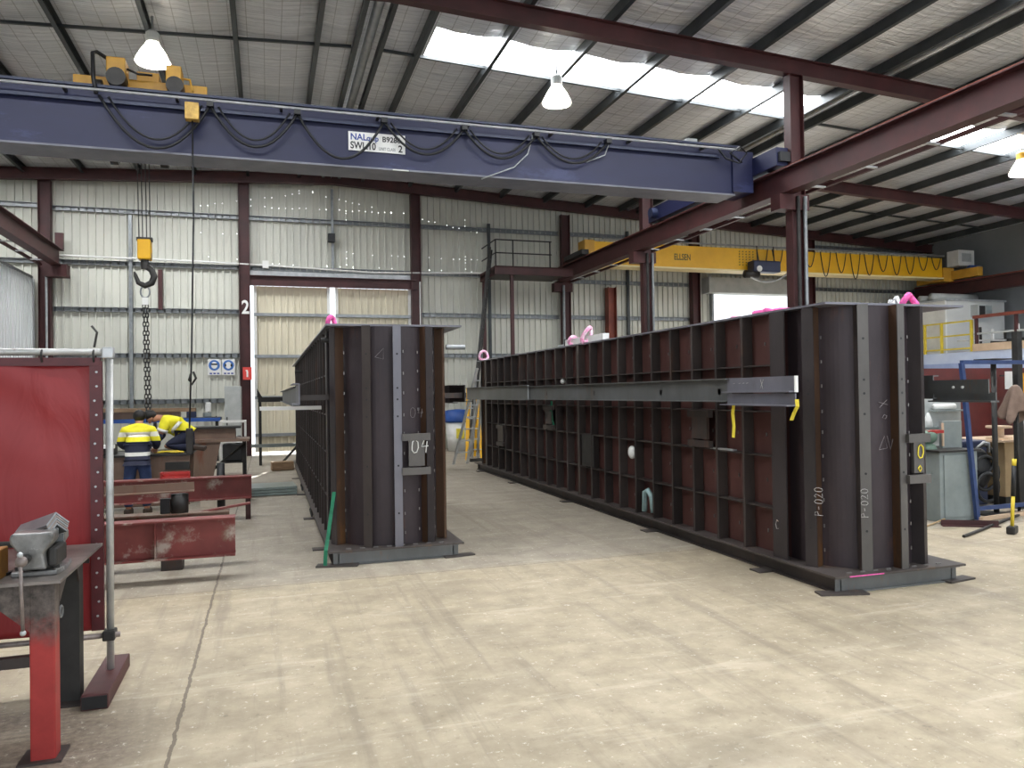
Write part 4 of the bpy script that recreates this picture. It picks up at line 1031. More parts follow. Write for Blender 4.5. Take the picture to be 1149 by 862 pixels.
# ------------------------------------------------------------------ vise bench and welding screen
bn = thing('work_bench', 'steel bench with scorched red legs carrying the big vise', 'bench', (-1.5, 4.7, 0))
B().box(-2.4, -.955, 4.17, 5.15, .872, .887).build('bench_top', paint('bench_top', hexc('8d8580'), hexc('66605c'), 5, .42, .4, .1, 30), bn)
B().angle((-2.4, 5.12, .86), (-1.02, 5.12, .86), .05, -.08, .01).build('edge_angle', 'rib', bn)
def leg(x, y, mat, h=.872):
    b = B(); b.channel((x, y, 0), (x, y, h), .11, .10, .009, (1, 0, 0), 1); return b.build('leg', mat, bn)
B().rhs((-1.055, 4.3, 0), (-1.055, 4.3, .872), .1, .11, up=(1, 0, 0)).build('leg', 'benchleg', bn, bevel=.008)
B().box(-1.16, -.97, 4.22, 4.4, 0, .012).build('foot_plate', 'rib', bn)
leg(-1.11, 5.02, 'dark'); B().box(-1.2, -1.03, 4.95, 5.14, 0, .012).build('foot_plate', 'rib', bn)
for x, y in ((-2.3, 4.3), (-2.3, 5.05)):
    B().rhs((x, y, 0), (x, y, .872), .1, .11, up=(1, 0, 0)).build('leg', 'benchleg', bn)
B().prism([(-1.105, .63), (-1.105, .872), (-1.37, .872)], 4.25, 4.262, 'y').build('gusset', 'benchleg', bn)
B().prism([(4.36, .872), (4.56, .872), (4.36, .74)], -1.012, -1.002, 'x').build('gusset', 'rib', bn)
B().prism([(5.0, .872), (4.9, .872), (5.0, .70)], -1.06, -1.05, 'x').build('gusset', 'rib', bn)
B().tube([(-1.0+.001, 4.37+.028*math.cos(a), .69+.028*math.sin(a)) for a in [2*PI*i/16 for i in range(16)]], .005, 6, True).build('hanging_ring', 'galv', bn)
B().bar((-2.35, 5.08, .25), (-1.1, 5.08, .25), .06, .06).build('stretcher', 'rib', bn)

vx, vy, vz = -1.10, 4.42, .887
vs = thing('bench_vise', 'large worn grey bench vise bolted to the steel bench', 'vise', (vx, vy, vz))
def v(b, n, m='vise', p=vs, **k): return b.build(n, m, p, **k)
v(B().prism([(vx-.10, 4.30), (vx+.10, 4.30), (vx+.115, 4.42), (vx+.10, 4.6), (vx-.10, 4.6), (vx-.115, 4.42)], vz, vz+.025), 'base', bevel=.006)
v(B().lathe([(.085, .025), (.085, .05), (.07, .055)], (vx, 4.46, vz), 22), 'swivel', smooth=False)
fj = v(B().prism([(vx-.075, .925), (vx+.075, .925), (vx+.06, .98), (vx+.088, 1.03), (vx+.088, 1.065), (vx-.088, 1.065), (vx-.088, 1.03), (vx-.06, .99)], 4.50, 4.60, 'y'), 'fixed_jaw', bevel=.008)
mj = v(B().prism([(vx-.062, .925), (vx+.062, .925), (vx+.05, 1.0), (vx+.09, 1.055), (vx+.095, 1.085), (vx+.085, 1.105), (vx-.085, 1.105), (vx-.095, 1.085), (vx-.09, 1.055), (vx-.05, 1.0)], 4.26, 4.375, 'y'), 'moving_jaw', bevel=.010)
v(B().box(vx-.088, vx+.088, 4.375, 4.39, 1.06, 1.105), 'jaw_plate', 'galv', mj)
v(B().box(vx-.088, vx+.088, 4.485, 4.5, 1.02, 1.06), 'jaw_plate', 'galv', fj)
v(B().box(vx-.045, vx+.045, 4.375, 4.5, .93, 1.0), 'slide', 'dark')
v(B().box(vx+.06, vx+.10, 4.3, 4.5, .93, 1.02), 'side_guide', 'dark', bevel=.01)
sp = v(B().cyl((vx-.02, 4.27, .985), (vx-.02, 4.19, .985), .022, 16), 'spindle', 'dark', smooth=True)
v(B().ball((vx-.02, 4.175, .985), .027, 14, 10), 'spindle_head', 'bundle', sp, smooth=True)
hd = v(B().cyl((vx-.022, 4.165, 1.015), (vx-.012, 4.165, .655), .0085, 12), 'handle', 'bundle', smooth=True)
for z, x in ((1.02, -.022), (.652, -.012)): v(B().ball((vx+x, 4.165, z), .014, 10, 8), 'handle_knob', 'galv_light', hd, smooth=True)
for x in (-.085, .085): v(B().cyl((vx+x, 4.36, vz+.025), (vx+x, 4.36, vz+.04), .013, 6), 'bolt', 'dark')
wp = thing('angle_bundle', 'bundle of nested steel angles gripped at a slant in the vise', 'steel angles', (vx, 4.44, 1.06))
pa, pb = Vector((-1.235, 4.62, 1.06)), Vector((-1.02, 4.40, 1.145)); d_ = (pb-pa).normalized()
z_ = (Vector((0, 0, 1))-d_*d_.z).normalized(); s_ = d_.cross(z_); up_ = (-z_+s_)/math.sqrt(2)
for i in range(5):
    o_ = z_*(-.013*i)
    B().angle(pa+o_+z_*.04, pb+o_+z_*.04-d_*.002*i, .085-.004*i, .085-.004*i, .0085, up_).build('steel_angle', 'bundle' if i % 2 else 'galv', wp, bevel=.0015)
tag(B().box(-1.31, -1.235, 4.26, 4.4, .887, 1.03).build('steel_block', paint('ochre_block', hexc('a9752f'), hexc('7b5322'), 8, .6), bevel=.006), 'ochre rusty steel block at the frame edge of the bench', 'block')
tag(B().tube([(-1.34, 4.62, 1.0), (-1.26, 4.6, 1.0), (-1.2, 4.55, 1.01)], .018, 10).build('short_pipe', 'dark', smooth=True), 'short dark pipe lying between the ochre block and the vise', 'pipe')
tag(B().obox((-1.22, 4.42, .895), (.03, .2, .014), (0, 0, -.5)).build('steel_strip', 'black'), 'thin black strip lying on the bench by the vise', 'strip')

ws = thing('welding_screen', 'red welding curtain hung in a grey pipe frame', 'screen', (-1.7, 5.3, 0))
PX = -.945
pole = B().cyl((PX, 5.3, .05), (PX+.008, 5.3, 2.02), .022, 14).build('pole', 'pipe', ws, True)
B().cyl((-2.5, 5.3, 2.04), (PX+.02, 5.3, 2.04), .022, 14).build('top_rail', 'pipe', ws, True)
B().box(PX-.03, PX+.035, 5.27, 5.33, 2.0, 2.07).build('corner_fitting', 'galv_light', ws, bevel=.008)
B().cyl((-2.5, 5.27, .30), (PX+.06, 5.27, .30), .017, 12).build('bottom_rail', 'bundle', ws, True)
B().box(PX-.035, PX+.035, 5.24, 5.335, .27, .33).build('clamp', 'dark', ws, bevel=.008)
B().box(PX-.075, PX+.065, 4.86, 5.58, 0, .085).build('foot', 'oxide', ws, bevel=.006)
B().box(PX-.07, PX+.06, 4.858, 4.862, .008, .077).build('foot_opening', 'black', ws)
B().cyl((-2.45, 5.3, 0), (-2.45, 5.3, 2.03), .022, 12).build('pole', 'pipe', ws, True)
def curtain():
    b = B(); nx, nz = 60, 44; x0, x1, z0, z1 = -2.4, -.985, .33, 1.985
    for i in range(nx+1):
        for j in range(nz+1):
            u, w_ = i/nx, j/nz; x = x0+(x1-x0)*u; z = z0+(z1-z0)*w_
            fan = max(0, w_-.55)/.45
            y = 5.3+.012*math.sin(7*u+2*w_)+.016*fan*math.sin(16*(u*.8+w_*1.4))*(1-abs(u-.8))+.006*math.sin(23*u)*(1-w_)
            b.v.append((x, y, z-.018*math.sin(PI*((u*3) % 1))*w_**6))
    n = nz+1
    for i in range(nx):
        for j in range(nz): b.f.append((i*n+j, (i+1)*n+j, (i+1)*n+j+1, i*n+j+1))
    return b
cu = curtain().build('curtain', 'curtain', ws, True, solid=.003)
B().box(-1.045, -.975, 5.285, 5.31, .33, 1.985).build('edge_hem', 'curtain_hem', cu)
B().box(-2.4, -.985, 5.282, 5.312, 1.955, 2.005).build('top_hem', 'curtain_hem', cu)
b = B()
for i in range(18): b.cyl((-1.01+.008*math.sin(i*2), 5.284, .42+.088*i), (-1.01+.008*math.sin(i*2), 5.28, .42+.088*i), .007, 8)
b.build('eyelet', 'galv_light', cu)
for x in (-1.56, -1.3, -1.02, -1.9):
    B().tube([(x, 5.3+.035*math.cos(a), 2.015+.04*math.sin(a)) for a in [2*PI*i/12 for i in range(12)]], .006, 6, True).build('hanging_ring', 'dark', ws)
B().tube([(-1.56, 5.27, 2.06), (-1.6, 5.26, 1.98), (-1.63, 5.26, 1.86)], .005, 6).build('tie_wire', 'galv_light', ws)
B().tube([(-1.02, 5.3, 2.07), (-1.0, 5.28, 2.16), (-1.03, 5.28, 2.2)], .007, 6).build('tie_wire', 'dark', ws)

# ------------------------------------------------------------------ far-side workshop corner
mc = thing('machine_cabinet', 'grey steel machine cabinet standing behind the blue frame', 'cabinet', (8.5, 8.0, 0))
B().box(8.22, 8.85, 7.78, 8.45, .0, .9).build('body', 'grey', mc, bevel=.01)
B().box(8.18, 8.88, 7.74, 8.5, .9, .925).build('top', 'dark', mc)
B().box(8.28, 8.8, 7.765, 7.78, .06, .86).build('door', 'grey', mc)
B().cyl((8.74, 7.765, .52), (8.74, 7.75, .52), .025, 12).build('knob', 'sign_red', mc)
B().box(8.4, 9.45, 8.56, 8.6, .0, 1.62).build('back_board', 'grey_light', mc)
B().box(8.86, 9.4, 8.42, 8.56, 1.40, 1.42).build('shelf', 'grey', mc)
B().box(8.4, 9.1, 8.38, 8.56, 1.17, 1.19).build('shelf', 'grey', mc)
B().box(8.62, 8.95, 8.1, 8.16, .925, 1.28).build('guard_plate', 'grey', mc)
B().box(8.60, 8.625, 8.08, 8.1, .95, 1.26).build('guard_edge', 'board_beige', mc)
gv = thing('bench_vise', 'green vise with red jaws on top of the grey machine cabinet', 'vise', (8.35, 8.1, .925))
B().lathe([(.12, 0), (.1, .05), (.06, .07)], (8.35, 8.1, .925), 16).build('base', 'greenvise', gv)
B().ball((8.34, 8.08, 1.08), .12, 14, 10, (1.2, .8, .8)).build('body', 'greenvise', gv, True)
B().cyl((8.12, 8.05, 1.05), (8.3, 8.07, 1.06), .06, 14).build('spindle', 'greenvise', gv, True)
B().box(8.3, 8.56, 8.02, 8.16, 1.13, 1.17).build('jaw', 'red', gv)
tag(B().cyl((8.9, 8.49, 1.466), (9.25, 8.49, 1.466), .045, 14).build('paper_roll', 'white', smooth=True), 'white paper roll on the upper shelf of the back board', 'roll')
tag(B().lathe([(.06, 0), (.05, .1), (.02, .18), (.012, .2)], (8.75, 8.46, 1.19), 14).build('spray_bottle', 'white', smooth=True), 'white bottle on the lower shelf of the back board', 'bottle')
bf = thing('blue_frame', 'leaning blue square-tube frame in front of the grey machine cabinet', 'frame', (9.4, 7.7, 0))
B().rhs((8.74, 7.7, .02), (8.55, 7.72, 2.05), .05, .05, up=(1, 0, 0)).build('upright', 'blue_frame', bf)
B().rhs((8.55, 7.72, 2.06), (10.6, 7.8, 2.06), .05, .05).build('top_rail', 'blue_frame', bf)
B().rhs((8.78, 7.75, .15), (10.6, 7.85, .15), .05, .05).build('bottom_rail', 'blue_frame', bf)
B().rhs((10.58, 7.8, .02), (10.58, 7.8, 2.08), .05, .05, up=(1, 0, 0)).build('upright', 'blue_frame', bf)
tag(B().rhs((8.74, 7.66, .03), (10.6, 7.95, .03), .06, .05).build('steel_bar', 'board_beige'), 'cream flat tube lying along the foot of the blue frame', 'bar')
tag(B().angle((8.05, 7.62, .005), (8.62, 7.3, .005), .09, .07, .01).build('steel_angle', 'oxide'), 'rust-brown angle lying on the floor before the grey machine cabinet', 'angle')
tag(B().cyl((7.62, 6.9, .02), (9.6, 7.8, .02), .018, 8).build('crowbar', 'dark'), 'long dark bar lying on the floor beside the sledge hammer', 'bar')
tag(B().tube([(7.3, 7.4, .01), (7.7, 7.55, .012), (8.0, 7.7, .012), (8.25, 7.75, .05)], .012, 6).build('power_cord', 'card'), 'thin brown cord trailing from the tank to the grey machine cabinet', 'cord')
sd = thing('pole_stand', 'dark pole stand with a round base and small top plate', 'stand', (9.42, 8.0, 0))
B().lathe([(.25, 0), (.25, .015), (.04, .03)], (9.42, 8.0, 0), 24).build('base', 'dark', sd)
B().cyl((9.42, 8.0, .02), (9.42, 8.0, 2.1), .035, 12).build('pole', 'dark', sd, True)
B().box(9.24, 9.6, 7.85, 8.15, 2.1, 2.115).build('top_plate', 'dark', sd)
sp_ = thing('pole_stand', 'thin grey post with the brown cloth hung over it', 'stand', (9.78, 7.96, 0))
B().cyl((9.78, 7.96, .0), (9.78, 7.96, 1.72), .02, 10).build('pole', 'dark', sp_, True)
B().lathe([(.15, 0), (.15, .012), (.03, .02)], (9.78, 7.96, 0), 18).build('base', 'dark', sp_)
def cloth():
    b = B(); nr, nt = 14, 28
    for i in range(nr+1):
        w_ = i/nr
        for k_ in range(nt):
            a = 2*PI*k_/nt; r = (.02+.2*w_**.6)*(1+.22*math.sin(5*a+1)*w_+.1*math.sin(9*a+2*w_))
            b.v.append((9.76+r*math.cos(a)-.03*w_, 7.96+r*math.sin(a)*.55, 1.76-.42*w_-.10*w_*math.sin(2*a+.6)+.03*math.sin(6*a)*w_))
    for i in range(nr):
        for k_ in range(nt): b.f.append((i*nt+k_, i*nt+(k_+1) % nt, (i+1)*nt+(k_+1) % nt, (i+1)*nt+k_))
    return b
tag(cloth().build('welding_jacket', 'rag', smooth=True, solid=.006), 'brown crumpled cloth draped over a thin post', 'cloth')
hm = thing('sledge_hammer', 'sledge hammer standing on its head, yellow and black handle', 'hammer', (8.36, 6.9, 0))
B().obox((8.36, 6.9, .045), (.2, .09, .09), (0, 0, .5)).build('head', 'dark', hm, bevel=.015)
B().cyl((8.36, 6.9, .09), (8.385, 6.9, .44), .02, 12).build('handle', 'safety', hm, True)
B().cyl((8.385, 6.9, .44), (8.41, 6.9, .8), .024, 12).build('grip', 'black', hm, True)
B().cyl((8.41, 6.9, .8), (8.418, 6.9, .88), .024, 12).build('grip_end', 'safety', hm, True)
cb = thing('cardboard_box', 'large cardboard box on the floor behind the sledge hammer', 'box', (10.9, 8.9, 0))
B().box(10.25, 11.9, 8.55, 9.3, .12, .92).build('carton', 'card', cb, bevel=.01)
B().box(10.72, 10.76, 8.53, 8.55, .45, .6).box(10.85, 10.89, 8.53, 8.55, .45, .6).box(10.72, 10.89, 8.53, 8.55, .45, .48).build('printed_mark', 'letter_black', cb)
B().box(10.25, 11.9, 8.55, 9.3, 0, .12).build('pallet', 'dark', cb)
B().box(10.1, 12.0, 8.45, 9.35, .925, .955).build('lid_board', 'board_beige', cb)
t = thing('cable_spool', 'pale empty spool on top of the cardboard box', 'spool', (10.32, 8.7, .955))
B().lathe([(.17, 0), (.17, .03), (.07, .04), (.07, .16), (.17, .17), (.17, .2)], (10.32, 8.7, .955), 22).build('spool', 'board_beige', t)
t = thing('pipe_elbow', 'grey steel duct elbow lying on the cardboard box', 'duct', (10.7, 8.75, .955))
B().tube([(10.85, 8.75, 1.08), (10.98, 8.75, 1.14), (11.1, 8.75, 1.24), (11.14, 8.75, 1.4)], .12, 14).build('elbow', 'galv_light', t, True)
gm = thing('gas_hose_machine', 'black machine with coiled hoses between the cabinet and the pole stand', 'machine', (9.6, 8.9, 0))
B().box(9.5, 10.1, 8.7, 9.2, .0, .95).build('housing', 'blue_dark', gm, bevel=.03)
B().ball((9.76, 8.6, .55), .26, 16, 12, (1, .5, 1.2)).build('cover', 'black', gm, True)
for i, (z, r_) in enumerate(((.7, .2), (.5, .24), (.3, .2))):
    B().tube([(9.78+r_*math.cos(a), 8.5-.03*i, z+r_*math.sin(a)) for a in [2*PI*q/20 for q in range(20)]], .025, 7, True).build('hose_coil', 'black', gm, True)
B().tube([(9.62, 8.48, .85), (9.7, 8.42, .95), (9.8, 8.42, .93), (9.84, 8.46, .8)], .016, 7).build('hose', 'galv_light', gm, True)
B().cyl((9.58, 8.8, .95), (9.58, 8.8, 1.3), .07, 14).build('canister', 'blue_dark', gm, True)
t = tag(B().box(9.9, 13.5, 10.0, 10.03, .25, 2.05).build('welding_curtain', 'darkred'), 'dark maroon welding curtain behind the workshop corner', 'curtain')
t = thing('yellow_panel', 'yellow steel panel post at the picture edge behind the duct elbow', 'post', (12, 9.45, 0))
B().box(11.75, 12.3, 9.4, 9.5, 0, 1.95).build('panel', 'yellow', t)
t = thing('steel_post', 'tall dark post rising above the blue frame', 'post', (10.35, 8.4, 0))
B().rhs((10.22, 8.3, 0), (10.22, 8.3, 2.52), .09, .09, up=(1, 0, 0)).build('post', 'dark', t)
B().box(10.1, 10.35, 8.18, 8.42, 0, .012).build('foot_plate', 'dark', t)
B().box(9.98, 10.1, 8.28, 8.3, 1.7, 1.95).build('notice_card', 'white', t)
B().box(9.9, 10.2, 8.3, 8.315, 1.88, 1.9).build('bracket', 'dark', t)

# ------------------------------------------------------------------ mezzanine and office
mz = thing('mezzanine', 'raised mezzanine deck with a white and pale blue edge', 'mezzanine', (22.2, 19, 0))
B().box(22.0, 25.1, 15.0, 24.2, 2.28, 2.88).build('deck', 'bluewhite', mz)
B().box(21.96, 22.0, 15.0, 24.2, 2.28, 2.52).build('edge_beam', paint('periwinkle', hexc('a9b9de'), hexc('98a9d2'), 2, .5), mz)
B().box(21.97, 22.05, 15.0, 19.4, 2.88, 3.12).build('toe_board', 'board_beige', mz)
B().box(21.95, 25, 15.0, 24.2, 2.2, 2.28).build('soffit_frame', 'dark', mz)
for y in (15.2, 17.4, 19.5, 21.8, 24.0): B().rhs((22.05, y, 0), (22.05, y, 2.25), .12, .12, up=(1, 0, 0)).build('post', 'grey', mz)
yr = thing('guard_rail', 'yellow guard rail on the mezzanine before the office', 'railing', (22.0, 20.2, 2.9))
for y in (19.47, 20.65, 21.35, 22.6): B().rhs((22.02, y, 2.88), (22.02, y, 3.92), .07, .07, up=(1, 0, 0)).build('post', 'safety', yr)
for z in (3.0, 3.45, 3.9): B().rhs((22.02, 19.45, z), (22.02, 22.6, z), .05, .05).build('rail', 'safety', yr)
rr = thing('guard_rail', 'dark red guard rail continuing along the mezzanine edge', 'railing', (22.0, 17, 2.9))
for y in (15.1, 16.6, 17.9, 19.3): B().rhs((22.04, y, 2.88), (22.04, y, 4.0), .08, .08, up=(1, 0, 0)).build('post', 'oxide', rr)
B().rhs((22.04, 15.0, 4.0), (22.04, 19.4, 4.0), .1, .1).build('rail', 'oxide_bright', rr)
B().rhs((22.04, 15.0, 3.45), (22.04, 19.4, 3.45), .06, .06).build('rail', 'grey_light', rr)
of = thing('site_office', 'pale grey office cabin on the mezzanine with a wall air conditioner', 'office', (23.5, 22.4, 2.88))
B().box(22.35, 25.0, 20.75, 24.1, 2.88, 4.72).build('cabin', 'office', of)
B().box(22.33, 22.36, 20.75, 24.1, 2.9, 4.75).build('side_panel', 'white', of)  # whiter than the cabin: roller-door light painted onto this side
B().box(22.3, 25.05, 20.7, 24.15, 4.72, 4.78).build('roof_edge', 'galv_light', of)
B().box(22.3, 22.36, 20.74, 20.8, 2.88, 4.74).build('corner_post', 'white', of)
ac = B().box(23.45, 24.1, 20.45, 20.76, 4.15, 4.58).build('air_conditioner', 'grey_light', of, bevel=.01)
B().box(23.5, 23.75, 20.435, 20.45, 4.2, 4.53).build('grille', 'dark', ac)
B().box(23.8, 24.05, 20.435, 20.45, 4.2, 4.53).build('grille', 'grey', ac)
for i, (y, z) in enumerate(((21.4, 4.92), (21.9, 4.9))):
    tag(B().cyl((22.4, y, z), (24.4, y, z), .14-.02*i, 14).build('duct_pipe', 'grey_light', smooth=True), ['grey pipe stored on the office roof edge', 'second grey pipe stored deeper on the office roof'][i], 'pipe')
sc = thing('scrap_rack', 'dark pipes and frames stored behind the mezzanine rail', 'rack', (22.8, 18.5, 2.88))
for i in range(6): B().rhs((22.5, 17.3+.45*i, 2.9), (22.6, 17.4+.45*i, 3.5+.1*(i % 3)), .06, .06, up=(1, 0, 0)).build('upright', 'dark' if i % 2 else 'white', sc)
B().box(22.5, 23.2, 17.2, 19.2, 2.9, 3.25).build('crate', 'dark', sc)
B().rhs((22.45, 18.6, 3.2), (22.45, 20.4, 3.3), .05, .05).build('frame_bar', 'white', sc)
B().rhs((22.5, 19.5, 3.0), (22.5, 20.5, 3.0), .05, .05).build('frame_bar', 'galv_light', sc)
t = tag(B().box(22.6, 22.66, 15, 24.2, 0, 2.2).build('partition', 'darkred'), 'maroon partition under the mezzanine deck', 'partition')
t = tag(B().box(22.4, 22.5, 19.8, 21.4, 1.2, 2.2).build('cupboard', 'board_beige'), 'cream cupboard under the mezzanine deck', 'cupboard')
t = thing('fume_extractor', 'black and red machine under the mezzanine beside the tank', 'machine', (21.3, 21.3, 0))
B().box(21.2, 21.8, 20.9, 22.4, .9, 2.1).build('housing', 'black', t); B().box(21.2, 21.8, 20.9, 22.4, 0, .9).build('lower_case', 'red', t)

# ------------------------------------------------------------------ people
def figure(name, mat, pts, edges, root, parent, sub=2, thick=None):
    ks = list(pts); me = bpy.data.meshes.new(name); off = wloc(parent)
    me.from_pydata([tuple(Vector(pts[k][0])-off) for k in ks], [(ks.index(a), ks.index(b)) for a, b in edges], [])
    me.materials.append(mat); o = bpy.data.objects.new(name, me); COL.objects.link(o); o.parent = parent
    sk = o.modifiers.new('skin', 'SKIN'); sk.use_smooth_shade = True; sk.branch_smoothing = .3
    sv = me.skin_vertices[0].data if me.skin_vertices else None
    if sv is None:
        bm = bmesh.new(); bm.from_mesh(me); bm.verts.layers.skin.verify(); bm.to_mesh(me); bm.free(); sv = me.skin_vertices[0].data
    for i, k in enumerate(ks):
        r = pts[k][1]; sv[i].radius = r if isinstance(r, tuple) else (r, r); sv[i].use_root = (k == root)
    ss = o.modifiers.new('sub', 'SUBSURF'); ss.levels = sub; ss.render_levels = sub
    return o
def hand(p, d, parent, right=(1, 0, 0)):
    """palm and five curled fingers, pointing along d"""
    d = Vector(d).normalized(); r = Vector(right); r = (r-d*r.dot(d)).normalized(); n = r.cross(d); p = Vector(p)
    n = -n if n.z > 0 else n
    b = B(); b.tube([p-d*.01, p+d*.03, p+d*.075], [.026, .036, .034], 8)
    for i, (o, l) in enumerate(((-.03, .066), (-.01, .076), (.011, .071), (.031, .056))):
        q = p+d*.07+r*o; b.tube([q, q+d*l*.45+n*.006, q+d*l*.8+n*.022, q+d*l*.9+n*.04], [.0105, .0098, .009, .0075], 6)
    q = p+d*.02-r*.034; b.tube([q, q+d*.03-r*.02+n*.012, q+d*.055-r*.02+n*.028], [.012, .011, .009], 6)
    return b.build('hand', 'skin', parent, True)
def jacket_mat(bands):
    k = NT('hi_vis_jacket'); z = k.xyz()[2]; st = [(0, hexc('22263c'))]
    r = k.n('ShaderNodeValToRGB'); r.color_ramp.interpolation = 'CONSTANT'; e = r.color_ramp.elements
    e[0].position = 0; e[0].color = (*hexc(bands[0][1]), 1); e[1].position = bands[1][0]/2; e[1].color = (*hexc(bands[1][1]), 1)
    for zz, c in bands[2:]: x = e.new(zz/2); x.color = (*hexc(c), 1)
    k.l(k.math('MULTIPLY', z, .5), r.inputs[0])
    n = k.ramp(k.noise(9, 4), [(.3, (.86, .86, .86)), (.7, (1, 1, 1))])
    k.base(k.mix(1.0, r.outputs[0], n, 'MULTIPLY')); k.bump(k.noise(14, 3), .35, .02); return k.set(.75)

# standing worker, back to the camera, arms forward over the table
P1 = Vector((-1.88, 12.72, 0))
p1 = thing('person', 'person in yellow and navy hi-vis jacket standing with back turned at the table', 'person', P1)
def P(x, y, z): return P1+Vector((x, y, z))
body = {'pel': (P(0, 0, .87), (.13, .095)), 'wai': (P(0, .03, 1.02), (.13, .10)), 'che': (P(0, .11, 1.2), (.125, .08)), 'nek0': (P(0, .17, 1.34), (.07, .06)),
        'nek': (P(0, .2, 1.38), .056), 'hd0': (P(0, .225, 1.43), (.07, .08)), 'hd1': (P(0, .235, 1.48), (.075, .088)), 'hd2': (P(0, .225, 1.535), (.055, .065)),
        'nose': (P(0, .33, 1.44), .014), 'earL': (P(-.085, .22, 1.455), .018), 'earR': (P(.085, .22, 1.455), .018)}
ed = [('pel', 'wai'), ('wai', 'che'), ('che', 'nek0'), ('nek0', 'nek'), ('nek', 'hd0'), ('hd0', 'hd1'), ('hd1', 'hd2'), ('hd1', 'nose'), ('hd1', 'earL'), ('hd1', 'earR')]
jk = {'end': (P(0, -.01, .82), (.175, .14)), 'hem': (P(0, .0, .90), (.182, .145)), 'wai': (P(0, .03, 1.02), (.182, .145)), 'che': (P(0, .09, 1.18), (.20, .15)), 'sh': (P(0, .13, 1.29), (.17, .12)), 'col': (P(0, .185, 1.365), (.085, .08))}
jed = [('end', 'hem'), ('hem', 'wai'), ('wai', 'che'), ('che', 'sh'), ('sh', 'col')]
tr_ = {'wst': (P(0, 0, .96), (.15, .115)), 'pel': (P(0, 0, .86), (.165, .125))}; ted = [('wst', 'pel')]
for s, S_ in ((-1, 'L'), (1, 'R')):
    body.update({'sho'+S_: (P(s*.165, .12, 1.25), .045), 'elb'+S_: (P(s*.24, .16, 1.06), .043), 'wri'+S_: (P(s*.2, .42, .97), .03),
                 'hip'+S_: (P(s*.095, 0, .82), .085), 'kne'+S_: (P(s*.12, .02, .47), .058), 'ank'+S_: (P(s*.125, -.02, .09), .04), 'toe'+S_: (P(s*.14, .14, .05), .034)})
    ed += [('che', 'sho'+S_), ('sho'+S_, 'elb'+S_), ('elb'+S_, 'wri'+S_), ('pel', 'hip'+S_), ('hip'+S_, 'kne'+S_), ('kne'+S_, 'ank'+S_), ('ank'+S_, 'toe'+S_)]
    jk.update({'sho'+S_: (P(s*.185, .12, 1.265), .088), 'elb'+S_: (P(s*.25, .15, 1.07), .07), 'wri'+S_: (P(s*.205, .38, .99), .05)})
    jed += [('sh', 'sho'+S_), ('sho'+S_, 'elb'+S_), ('elb'+S_, 'wri'+S_)]
    tr_.update({'hip'+S_: (P(s*.092, 0, .74), .108), 'kne'+S_: (P(s*.12, .015, .47), .085), 'ank'+S_: (P(s*.125, -.01, .11), .075)})
    ted += [('pel', 'hip'+S_), ('hip'+S_, 'kne'+S_), ('kne'+S_, 'ank'+S_)]
figure('body', M['skin'], body, ed, 'pel', p1)
figure('jacket', jacket_mat([(0, '22263c'), (.885, 'e8e6de'), (.945, '22263c'), (1.10, 'efe42c'), (1.165, 'e8e6da'), (1.235, 'efe42c')]), jk, jed, 'hem', p1)
figure('trousers', M['jeans'], tr_, ted, 'pel', p1)
B().ball(P(0, .212, 1.485), .092, 16, 12, (1, 1.05, 1.0)).build('hair', 'hair', p1, True)
for s in (-1, 1):
    hand(P(s*.2, .42, .965), (-s*.3, 1, -.35), p1, (s, 0, 0))
    B().prism([(P1.x+s*.13+x, P1.y+y) for x, y in ((-.05, -.1), (.05, -.1), (.055, .1), (.03, .19), (-.03, .19), (-.055, .1))], .0, .1).build('boot', 'boot', p1, bevel=.02)

# worker kneeling on the table, bent over the job
p2 = thing('person', 'person in yellow hi-vis shirt kneeling on the table and bending over the job', 'person', (-1.5, 13.9, .87))
Q = lambda x, y, z: Vector((x, y, z))
yb = 13.85
body = {'pel': (Q(-1.30, yb, 1.12), (.09, .10)), 'wai': (Q(-1.40, yb, 1.22), (.085, .10)), 'che': (Q(-1.55, yb, 1.35), (.09, .11)), 'nk0': (Q(-1.68, yb, 1.42), .07), 'nek': (Q(-1.72, yb, 1.43), .052),
        'hd0': (Q(-1.79, yb-.01, 1.425), (.072, .07)), 'hd1': (Q(-1.84, yb-.02, 1.43), (.085, .075)), 'hd2': (Q(-1.875, yb-.02, 1.46), (.06, .06)), 'nose': (Q(-1.86, yb-.02, 1.33), .014), 'chin': (Q(-1.80, yb-.01, 1.35), .03),
        'earA': (Q(-1.81, yb-.09, 1.43), .018), 'earB': (Q(-1.81, yb+.07, 1.43), .018)}
ed = [('pel', 'wai'), ('wai', 'che'), ('che', 'nk0'), ('nk0', 'nek'), ('nek', 'hd0'), ('hd0', 'hd1'), ('hd1', 'hd2'), ('hd1', 'nose'), ('hd0', 'chin'), ('hd1', 'earA'), ('hd1', 'earB')]
jk = {'end': (Q(-1.31, yb, 1.16), (.12, .15)), 'wai': (Q(-1.37, yb, 1.215), (.13, .16)), 'mid': (Q(-1.46, yb, 1.285), (.145, .175)), 'che': (Q(-1.57, yb, 1.36), (.155, .19)), 'col': (Q(-1.68, yb, 1.42), .095)}
jed = [('end', 'wai'), ('wai', 'mid'), ('mid', 'che'), ('che', 'col')]
tz = {'pel': (Q(-1.30, yb, 1.12), (.14, .16))}; ted = []
